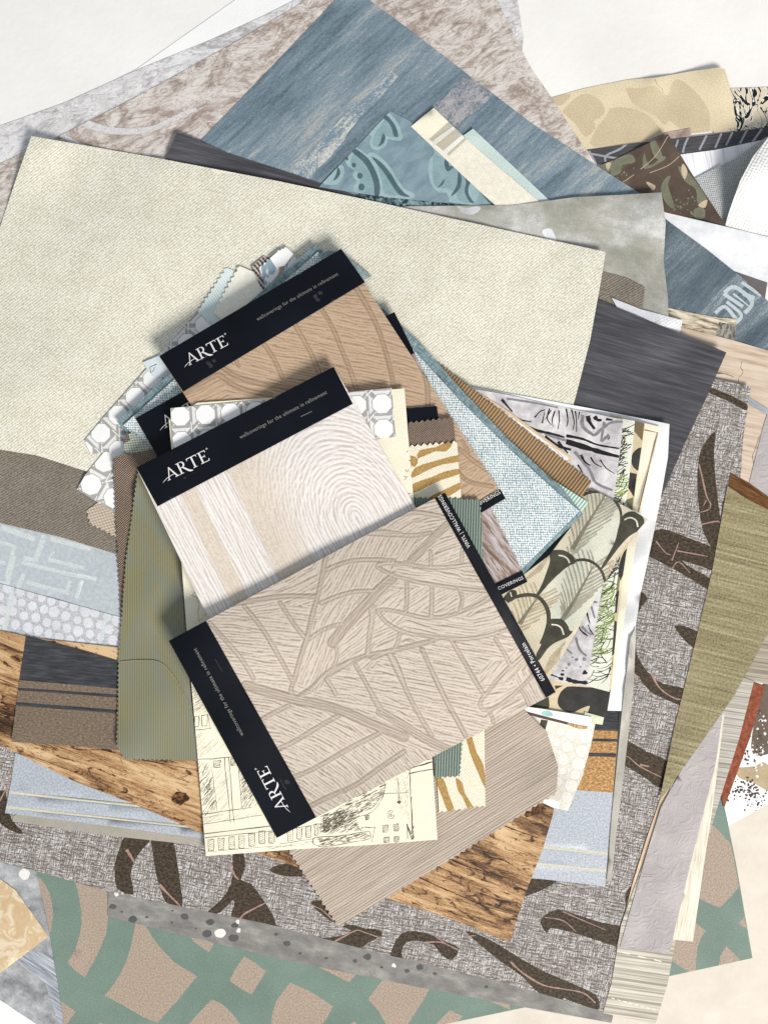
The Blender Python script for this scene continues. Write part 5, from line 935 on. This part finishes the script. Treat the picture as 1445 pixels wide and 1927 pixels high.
# black tab, zebra strip, ribbed strip, bronze mesh square
sheet('sample_card', 'plain black card tab between the tan booklet and the brown mesh square', 'card', [(760, 769), (822, 764), (826, 796), (824, 860), (762, 860)], M['navy'], 0, r=5, thick=.0005, gap=.0006)
bm2 = dots('dark_brown_mesh', (84, 70, 64), (156, 136, 122), 4.6, jit=.4, soft=.45, bump=.8, patch=.1)
sheet('fabric_swatch', 'dark brown mesh square with pinked top between cream card and blue tweed', 'fabric swatch', [(768, 798, 'z', 4, 10), (852, 787), (858, 838), (862, 900), (772, 905)], bm2, -5, r=5, thick=.0008, gap=.0004)
zg = plain('ochre_print', (188, 152, 92), .05, 6, grain=.06); zw = dots('ivory_canvas', (244, 240, 222), (228, 218, 190), 5, soft=.5, bump=.5, patch=.1); Y1 = (700, 580, 3.6125); Y2 = (700, 1200, 4.014)
ze = [(zg, Z(*Y1, cr(p, 2))) for p in [[(325, 965), (430, 945), (515, 905), (550, 915), (500, 975), (430, 972), (310, 1022)], [(290, 1085), (420, 1040), (600, 995), (600, 1042), (480, 1062), (380, 1100), (270, 1155)], [(275, 1195), (400, 1150), (500, 1108), (610, 1090), (610, 1122), (480, 1165), (380, 1210), (280, 1258)], [(380, 1290), (500, 1230), (620, 1175), (620, 1215), (500, 1290), (420, 1320)], [(250, 1000), (312, 1022), (292, 1080), (250, 1050)]]]
ze += [(zg, Z(*Y2, cr(p, 2))) for p in [[(700, 700), (748, 730), (790, 870), (840, 960), (860, 1150), (800, 1020), (738, 870)], [(470, 1040), (540, 1070), (582, 1190), (630, 1330), (580, 1330), (530, 1210)], [(630, 1060), (682, 1095), (702, 1180), (785, 1310), (735, 1318), (680, 1200), (650, 1160)]]]
sheet('fabric_swatch', 'ivory canvas strip with wavy ochre zebra stripes passing under the top booklet', 'fabric swatch',
      [(770, 842, 'z', 5, 11), (860, 834), (868, 940), (895, 1160), (911, 1350), (913, 1518, 'z', -4, 11), (826, 1530), (812, 1300), (780, 1020)], zw, -4, ze, r=7, thick=.0008, gap=.0005)
rg = ribs('grey_green_rib', (82, 100, 92), (142, 156, 144), 5.0, wave=.03, bump=.8, rgh=.5, spec=.35)
sheet('fabric_swatch', 'grey-green ribbed strip with pinked ends lying on the zebra stripe strip', 'fabric swatch',
      [(776, 938, 'z', 3.5, 10), (902, 942, 'z', 3, 10), (908, 1060), (890, 1250), (872, 1385, 'z', -3.5, 9), (866, 1462, 'z', -4, 10), (818, 1466), (814, 1300), (800, 1100)], rg, 2, r=7, thick=.0008, gap=.0005)
# sketch card
sk = plain('pencil', (100, 94, 80), .1, 8, grain=.1); sl = plain('pencil_light', (150, 144, 122), .1, 8); SK = (360, 1200, 3.01); sp_ = []
def sline(p, w=3, m=None, smooth=False): sp_.append((m or sk, Z(*SK, stroke(p, w*1.2, w*.9, smooth, jit=.45))))
def wob(p, q, w=3, m=None, k=5):
    pts = [(p[0]+(q[0]-p[0])*i/k+random.uniform(-2, 2), p[1]+(q[1]-p[1])*i/k+random.uniform(-2, 2)) for i in range(k+1)]; sline(pts, w, m)
for a, b, w in [((15, 525), (112, 515), 3), ((28, 692), (250, 676), 3.5), ((60, 1000), (345, 962), 3.5), ((62, 1022), (180, 1002), 2), ((66, 1058), (400, 1005), 3), ((75, 1112), (445, 1068), 5), ((78, 1133), (460, 1096), 3), ((480, 1100), (730, 1052), 3), ((90, 1212), (470, 1180), 2.5), ((500, 1168), (700, 1140), 2.5), ((188, 680), (222, 1045), 3.5), ((212, 678), (243, 1045), 3.5), ((34, 690), (66, 1062), 3), ((118, 750), (150, 992), 2.5), ((270, 740), (288, 972), 2.5), ((100, 450), (108, 515), 2),
                ((1235, 738), (1242, 900), 6), ((1242, 900), (1256, 1142), 5), ((1225, 745), (1372, 700), 7), ((1230, 770), (1372, 742), 6), ((1255, 715), (1372, 680), 4), ((1222, 1060), (1248, 1142), 6), ((1090, 884), (1232, 876), 2.5), ((1170, 800), (1175, 930), 3), ((1040, 1075), (1022, 1160), 3), ((960, 1075), (1040, 1075), 4), ((730, 1052), (735, 1110), 4), ((1222, 1055), (1225, 1140), 4)]: wob(a, b, w)
for x, y, w_, h_ in [(112, 1176, 34, 60), (170, 1170, 34, 62), (230, 1163, 34, 64), (285, 1157, 34, 66), (343, 1145, 36, 68), (400, 1130, 36, 66), (455, 1132, 34, 60), (560, 1118, 32, 64), (612, 1108, 32, 62), (662, 1100, 30, 60), (708, 1088, 26, 60), (32, 476, 28, 56), (76, 470, 34, 60), (146, 716, 40, 36), (235, 705, 24, 36), (995, 1020, 22, 22), (1098, 1082, 30, 36), (1160, 1076, 28, 36), (1105, 1146, 32, 26), (1162, 1142, 30, 26)]:
    a, b, c, d = (x-w_/2, y-h_/2), (x+w_/2, y-h_/2-3), (x+w_/2-2, y+h_/2), (x-w_/2+3, y+h_/2+2)
    for p, q in ((a, b), (b, c), (c, d), (d, a)): wob(p, q, 3.2, k=3)
    if x > 90:
        for i in range(6):
            t = (i+.5)/6; wob((x-w_/2+3, y-h_/2+h_*t+6), (x+w_/2-3, y-h_/2+h_*t-8), 1.8, sk if x < 760 else None, 2)
def hatch(poly, nl, dx, dy, w=1.8, m=None, jl=.4):
    us = [p[0] for p in poly]; vs = [p[1] for p in poly]; k = 0; t = 0
    nl = int(nl*1.5)
    while k < nl and t < nl*12:
        t += 1; x = random.uniform(min(us), max(us)); y = random.uniform(min(vs), max(vs))
        if inpoly(np.array([x]), np.array([y]), poly)[0]:
            s = random.uniform(1-jl, 1+jl); wob((x-dx*s/2, y-dy*s/2), (x+dx*s/2, y+dy*s/2), w, m, 2); k += 1
hatch([(35, 700), (110, 735), (150, 985), (68, 1000)], 80, 20, -26); hatch([(275, 745), (330, 830), (370, 950), (292, 965)], 48, 20, -26); hatch([(130, 760), (210, 740), (225, 980), (155, 980)], 18, 44, -50, 1.3, sl)
hatch([(0, 260), (90, 420), (10, 420)], 34, 26, -18, 1.5, sl); hatch([(20, 540), (170, 640), (60, 660)], 12, 60, -60, 1.2, sl); hatch([(60, 1005), (390, 1000), (380, 1015), (70, 1055)], 20, 30, -14, 1.2, sl)
hatch([(740, 1010), (830, 960), (960, 880), (1060, 825), (1100, 830), (1085, 900), (1030, 960), (940, 1010), (930, 1050), (960, 1090), (760, 1110), (735, 1070)], 250, 26, -14, 2.2); hatch([(740, 1030), (840, 980), (930, 1010), (800, 1090), (745, 1100)], 120, 20, -16, 2.6)
hatch([(690, 1140), (1000, 1100), (1010, 1130), (760, 1185)], 80, 26, -8, 2.2); hatch([(1110, 780), (1225, 740), (1235, 1040), (1180, 960), (1150, 880)], 70, 6, -12, 1.4, sl); hatch([(1240, 1070), (1258, 1070), (1262, 1140), (1248, 1140)], 14, 6, -10, 2.6); hatch([(420, 1185), (700, 1150), (690, 1165), (430, 1200)], 24, 20, -4, 1.5, sl)
for p in ([(690, 1165), (690, 1140), (720, 1130), (860, 1120), (990, 1098), (1015, 1110), (1005, 1140), (900, 1160), (760, 1185), (705, 1175), (690, 1165)], [(1095, 830), (1100, 790), (1120, 770)], [(1085, 900), (1095, 860), (1100, 830)], [(930, 1015), (1000, 1000), (1050, 960), (1085, 900)], [(930, 1050), (950, 1080), (965, 1095)]): sline(p, 3.5, None, True)
for r_, w in ((24, 3), (11, 3)):
    c = [(1130+r_*math.cos(t/10*2*math.pi)*.8, 1003+r_*math.sin(t/10*2*math.pi)) for t in range(10)]; sline(c, w)
sp_.append((sk, Z(*SK, circ(1130, 1003, 4, 8)))); sp_.append((sk, Z(*SK, circ(1177, 930, 11, 9, .5))))
OS = (250, 850, 3.211)
for p, w in [([(355, 870), (375, 850), (395, 845)], 3), ([(395, 860), (430, 900), (470, 990)], 3), ([(400, 930), (395, 980), (405, 1030)], 3), ([(360, 870), (390, 885), (400, 930)], 3), ([(440, 930), (440, 985), (400, 1025)], 3)]: sp_.append((sk, Z(*OS, stroke(p, w, 1.5, jit=.4))))
for k in range(26):
    x = random.uniform(395, 460); y = 870+(x-395)*1.4+random.uniform(-20, 20); sp_.append((sk, Z(*OS, stroke([(x, y), (x+12, y+5)], 2))))
for k in range(22):
    x = 770+random.uniform(-10, 4)+random.uniform(0, 6); y = random.uniform(845, 960); sp_.append((sk, stroke([(x, y), (x+random.uniform(-5, 5), y+random.uniform(-6, 6))], 1.2)))
sheet('sketch_card', 'cream card with pencil drawing of buildings and trees beneath the two lower booklets', 'card',
      [(318, 790), (372, 758), (560, 745), (761, 731), (768, 820), (780, 960), (800, 1240), (823, 1580), (700, 1590), (560, 1598), (388, 1611), (372, 1420), (352, 1190), (336, 980)], M['cream_paper'], -4, sp_, r=14, thick=.0006, gap=.0006, step=18, lift=[(388, 1611, 70, .006), (823, 1580, 60, .004)])
olc = [(321, 768), (480, 754), (600, 743), (737, 730), (741, 780), (745, 822), (640, 836), (520, 850), (329, 872)]
sheet('wallpaper_sample', 'upper cane-pattern card of white octagons and grey strands above the middle booklet', 'wallpaper sample', olc, plain('cane_ground', (240, 240, 238), .01), -4, cane((339.5, 783), -3.5, olc, 47.5), r=14, thick=.0006, gap=.0004)
# middle booklet, pale wood stitch page
Vb = (300, 660, 3.01)
def whorl(u, v):
    cx, cy = 672, 975; du, dv = u-cx, v-cy
    a_str = np.full(u.shape, math.radians(62)); e = np.hypot(du*1.0, dv*.8)
    ring = np.arctan2(dv, du)+math.pi/2
    # arch: below the whorl the threads run straight down along the page
    m = smooth01(u-(300+ (v-952)*.47), 120, 230)*1.0
    w1 = smooth01(1-e/290, 0, .5)*np.clip(m, 0, 1)*smooth01(-(du*.47+dv*.88), -45, 70)
    c2 = (1-w1)*np.cos(2*a_str)+w1*np.cos(2*ring); s2 = (1-w1)*np.sin(2*a_str)+w1*np.sin(2*ring)
    up = smooth01(-(dv+du*.45)-110, 0, 80)*smooth01(u, 560, 660); b = math.radians(8)
    c2 = c2*(1-up)+up*math.cos(2*b); s2 = s2*(1-up)+up*math.sin(2*b)
    return np.arctan2(s2, c2)/2
Lb = lic(250, 680, 820, 1250, 1.6, whorl, 11, 5)
def pale_fn(u, v):
    du, dv = u-672, v-975; sp_dn = du*.47+dv*.88; pr_ = du*.88-dv*.47; rr = np.where(sp_dn > 0, np.abs(pr_), np.hypot(pr_, sp_dn*.62)); st_p = -(u*-.88+v*.47)
    inw = (1-smooth01(rr, 150, 190)); ph = np.where(inw > .5, rr, st_p); t = .55*Lb(u, v)+.8*np.sin(ph*2*math.pi/6.0+4.5*vnoise(ph, sp_dn*.3, 9, 4)); h = smooth01(t, -1.5, .9); lt_, dk_ = lc((242, 238, 234)), lc((204, 193, 184))
    s = (u-297)-(v-952)*.475+0*u     # distance across the page, measured along the header
    bands = np.zeros(u.shape)
    for a, b in ((52, 88), (163, 200)): bands = np.maximum(bands, smooth01(s, a, a+3)*(1-smooth01(s, b-2, b+2)))
    fan = smooth01(s, 165, 170)*(1-smooth01(np.hypot((u-672)*.95, (v-975)*.78), 92, 98)*0-smooth01(-np.hypot((u-672)*.95, (v-975)*.72)+96, 0, 4))*(smooth01(-(v-(1075-.55*(u-470))), -4, 4)*.0+1)
    fan = fan*smooth01(240-(s-0), -60, 40)*(1-smooth01(s, 225, 330)*smooth01(v, 900, 1000))
    out = smooth01(-((v-800)+.5*(u-600)), -10, 60); fan = np.clip(fan*(1-out*.7), 0, 1)
    bands = np.maximum(bands, fan*.85)
    c = mixc(dk_, lt_, h); tan = mixc(lc((208, 194, 178)), lc((226, 214, 200)), smooth01(vnoise(u, v, 2.6, 3)*.6+h*.4, .2, .8)); c = c*(1-bands[:, None])+tan*bands[:, None]
    edge = np.zeros(u.shape)
    for a in (52, 163): edge = np.maximum(edge, np.exp(-((s-a)/1.2)**2))
    c = c*(1-.35*edge[:, None])+lc((150, 132, 118))[None]*.35*edge[:, None]
    return c, (h*(1-bands)*.7+.3)*.00022
M2 = [(257, 880), (628, 690), (800, 985), (412, 1205)]
rt, hd, ls, zf, zt_ = booklet('pale embroidered wood-grain booklet, middle black header over the cane card', M2, [(257, 880), (628, 690), (664, 760), (297, 953)], 16, .0030, .0012, pale_fn, step=1.6)
logo(zf, zt_+.00036, (318.5, 904), (80.7, -40), 22, hd)
text('tagline', TG, zf, zt_+.00042, (453, 826), (616, 740.5), M['tagink'], hd, 1.12)
bar('staple', (566, 784), (587, 774), 1.8, zf, zt_+.0002, .0006, M['metal'], hd)
bar('staple', (345, 899), (370, 887), 1.8, zf, zt_+.0002, .0005, M['darkedge'], hd); flat('glue_spot', [circ(348, 899, 3, 8, .3)], zf, zt_+.00018, M['glue'], hd)
# top booklet, grey-beige embroidered leaves
L1 = (380, 920, 4.014); L2 = (690, 920, 4.014); L3 = (400, 1240, 4.014); L4 = (700, 1200, 4.014)
gv = [(Z(*L1, [(940, 480), (915, 620), (880, 780), (830, 960), (790, 1130), (740, 1290), (700, 1440)]), 4.5), (Z(*L3, [(660, 0), (625, 120), (600, 200), (592, 250), (620, 290)]), 4.0),
 (Z(*L1, [(60, 1010), (140, 1100), (230, 1200), (310, 1300), (390, 1430)]), 4), (Z(*L1, [(320, 885), (400, 980), (480, 1090), (550, 1210), (620, 1330), (680, 1445)]), 4), (Z(*L1, [(590, 860), (650, 950), (710, 1040), (775, 1120)]), 4), (Z(*L1, [(230, 870), (400, 840), (600, 810), (850, 810)]), 4.5),
 (Z(*L1, [(940, 610), (1060, 560), (1200, 535), (1445, 540)]), 4), (Z(*L1, [(900, 860), (1020, 810), (1150, 775), (1290, 770)]), 4), (Z(*L1, [(815, 1130), (900, 1070), (1000, 1030), (1060, 1020)]), 4), (Z(*L1, [(1440, 670), (1340, 760), (1220, 890), (1100, 1020), (985, 1160)]), 12),
 (Z(*L1, [(1300, 890), (1280, 1000), (1260, 1120), (1255, 1250)]), 4), (Z(*L1, [(1010, 1180), (1020, 1260), (1000, 1350)]), 3), (Z(*L1, [(1270, 330), (1380, 325), (1500, 340)]), 4),
 (Z(*L1, [(960, 1400), (1080, 1330), (1200, 1270), (1330, 1240), (1445, 1225)]), 5), (Z(*L3, [(660, 280), (760, 210), (860, 110), (970, 50), (1080, 0)]), 5), (Z(*L4, [(0, 150), (120, 105), (280, 65), (420, 30), (500, 0)]), 5),
 (Z(*L2, [(230, 200), (360, 175), (480, 190), (590, 215)]), 4), (Z(*L2, [(0, 335), (200, 345), (350, 350), (480, 330)]), 4), (Z(*L2, [(640, 240), (520, 350), (400, 470), (320, 560)]), 8), (Z(*L2, [(480, 470), (485, 520), (480, 580)]), 3), (Z(*L2, [(720, 450), (715, 550)]), 3),
 (Z(*L2, [(300, 690), (305, 800), (295, 920)]), 4), (Z(*L2, [(490, 730), (492, 830), (485, 960)]), 4), (Z(*L2, [(700, 760), (720, 830), (705, 910)]), 3.5),
 (Z(*L2, [(30, 900), (40, 1000), (20, 1120), (0, 1250)]), 4), (Z(*L2, [(250, 1090), (235, 1150), (210, 1210)]), 3), (Z(*L2, [(180, 1250), (230, 1350), (270, 1440)]), 4), (Z(*L4, [(130, 130), (230, 340), (330, 540), (450, 740)]), 4), (Z(*L4, [(375, 85), (460, 270), (560, 480), (640, 620), (705, 740)]), 4.5), (Z(*L4, [(600, 20), (700, 190), (780, 330), (850, 440)]), 4), (Z(*L4, [(930, 10), (1000, 120), (1045, 210)]), 3.5),
 (Z(*L4, [(885, 560), (905, 600), (915, 640)]), 3.5), (Z(*L4, [(1130, 400), (1160, 450), (1180, 510)]), 3), (Z(*L4, [(0, 450), (40, 510), (75, 560)]), 3.5),
 (Z(*L3, [(860, 155), (900, 210), (930, 265)]), 3.5), (Z(*L3, [(1080, 40), (1150, 170), (1220, 290), (1280, 395)]), 4), (Z(*L3, [(1370, 0), (1410, 90), (1445, 190)]), 4),
 (Z(*L3, [(250, 200), (420, 250), (600, 300), (800, 340), (1000, 400), (1200, 490), (1445, 590)]), 11), (Z(*L4, [(60, 560), (200, 640), (330, 720), (470, 800), (580, 850)]), 9),
 (Z(*L3, [(380, 450), (470, 400), (580, 350)]), 4), (Z(*L3, [(500, 680), (640, 610), (800, 510), (950, 430)]), 4.5), (Z(*L3, [(620, 890), (760, 830), (900, 750), (1060, 660), (1260, 560)]), 4.5), (Z(*L3, [(740, 1110), (900, 1030), (1080, 950), (1250, 830), (1445, 700)]), 5)]
for tk_, pts in [(L2, [(80, 590), (180, 640), (330, 690), (500, 720), (700, 750), (900, 770)]), (L2, [(80, 575), (150, 560), (280, 565), (450, 590), (620, 590), (810, 565)]), (L2, [(85, 920), (130, 910), (250, 930), (420, 970), (600, 960), (800, 890), (940, 810)]), (L2, [(85, 930), (150, 1010), (280, 1080), (450, 1110), (700, 1135), (900, 1110), (1060, 1060)]),
                 (L4, [(1150, 130), (1000, 260), (880, 400), (815, 490), (835, 545)]), (L4, [(1230, 260), (1120, 380), (1000, 480), (900, 540), (835, 545)]), (L3, [(620, 290), (680, 280), (780, 200), (850, 120)])]: gv.append((Z(*tk_, pts), 3.4))
gsd = [(440, 1180, 5), (500, 1170, 6), (560, 1160, 8), (470, 1260, 8), (520, 1240, 6), (560, 1120, -22), (500, 1150, -10), (570, 1090, -30), (620, 1070, -60), (660, 1060, -62), (700, 1040, -62), (640, 1150, -58), (610, 1200, -70), (600, 1260, -65), (680, 1220, -40), (720, 1160, -40), (760, 1020, -55), (720, 1030, -62), (800, 970, -12), (760, 1000, -30), (800, 1040, -35), (850, 1040, -20),
       (780, 1080, 8), (850, 1090, 10), (880, 1100, 8), (790, 1130, -35), (840, 1130, -30), (890, 1130, -30), (800, 1170, 15), (860, 1180, 6), (920, 1160, -14), (730, 1200, -25), (750, 1240, 12), (820, 1250, 10), (880, 1240, 12), (950, 1210, 12), (700, 1300, 8), (780, 1300, 12), (860, 1320, 12), (930, 1290, -10), (640, 1300, 10), (720, 1340, 20), (800, 1370, 14), (860, 1360, 12), (980, 1230, -50), (930, 1280, -50), (960, 1320, -30), (1000, 1290, 60),
       (480, 1340, 8), (540, 1350, 25), (500, 1400, 10), (560, 1400, 25), (620, 1380, 28), (540, 1440, 20), (620, 1430, 35), (700, 1400, 40), (600, 1490, 35), (660, 1480, 45), (740, 1430, 50), (620, 1530, 30), (780, 1450, 45), (760, 1380, 22), (560, 1330, 18)]
fn = leaf_fn(gv, gsd, (208, 197, 184), (148, 132, 118), (172, 157, 142), (310, 920, 1060, 1590), 9, 1.05, .00030)
T0 = [(318, 1206), (832, 930), (1045, 1304), (521, 1577)]
rt, hd, ls, zf, zt_ = booklet('grey-beige embroidered leaf booklet on top of everything, black header at its left end', T0, [(318, 1206), (388, 1168), (595, 1538), (521, 1577)], 18, .0032, .0014, fn, strip=[(818, 937.5), (837, 927), (1045, 1302), (1027, 1313)], step=1.6)
logo(zf, zt_+.00036, (542, 1517), (-41, -79.8), 22, hd)
text('tagline', TG, zf, zt_+.00042, (459, 1383), (369.5, 1219), M['tagink'], hd, 1.12)
text('label_text', 'VINYL | WALLCOVERINGS', zf, zt_+.00032, (885.5, 1028.5), (829.5, 930.5), M['silverink'], ls, 1.2)
text('label_text', '60744 • Porcelain', zf, zt_+.00032, (1025, 1279), (987, 1209), M['silverink'], ls, 1.2)
bar('staple', (405, 1240), (419, 1264), 1.6, zf, zt_+.0002, .0004, M['glue'], hd); bar('staple', (526, 1464), (538, 1486), 2, zf, zt_+.0002, .0004, M['glue'], hd)
flat('glue_spot', [circ(540, 1472, 5, 9, .3)], zf, zt_+.00018, M['glue'], hd)
print('objects', len(bpy.data.objects), 'hmax', HM.max())
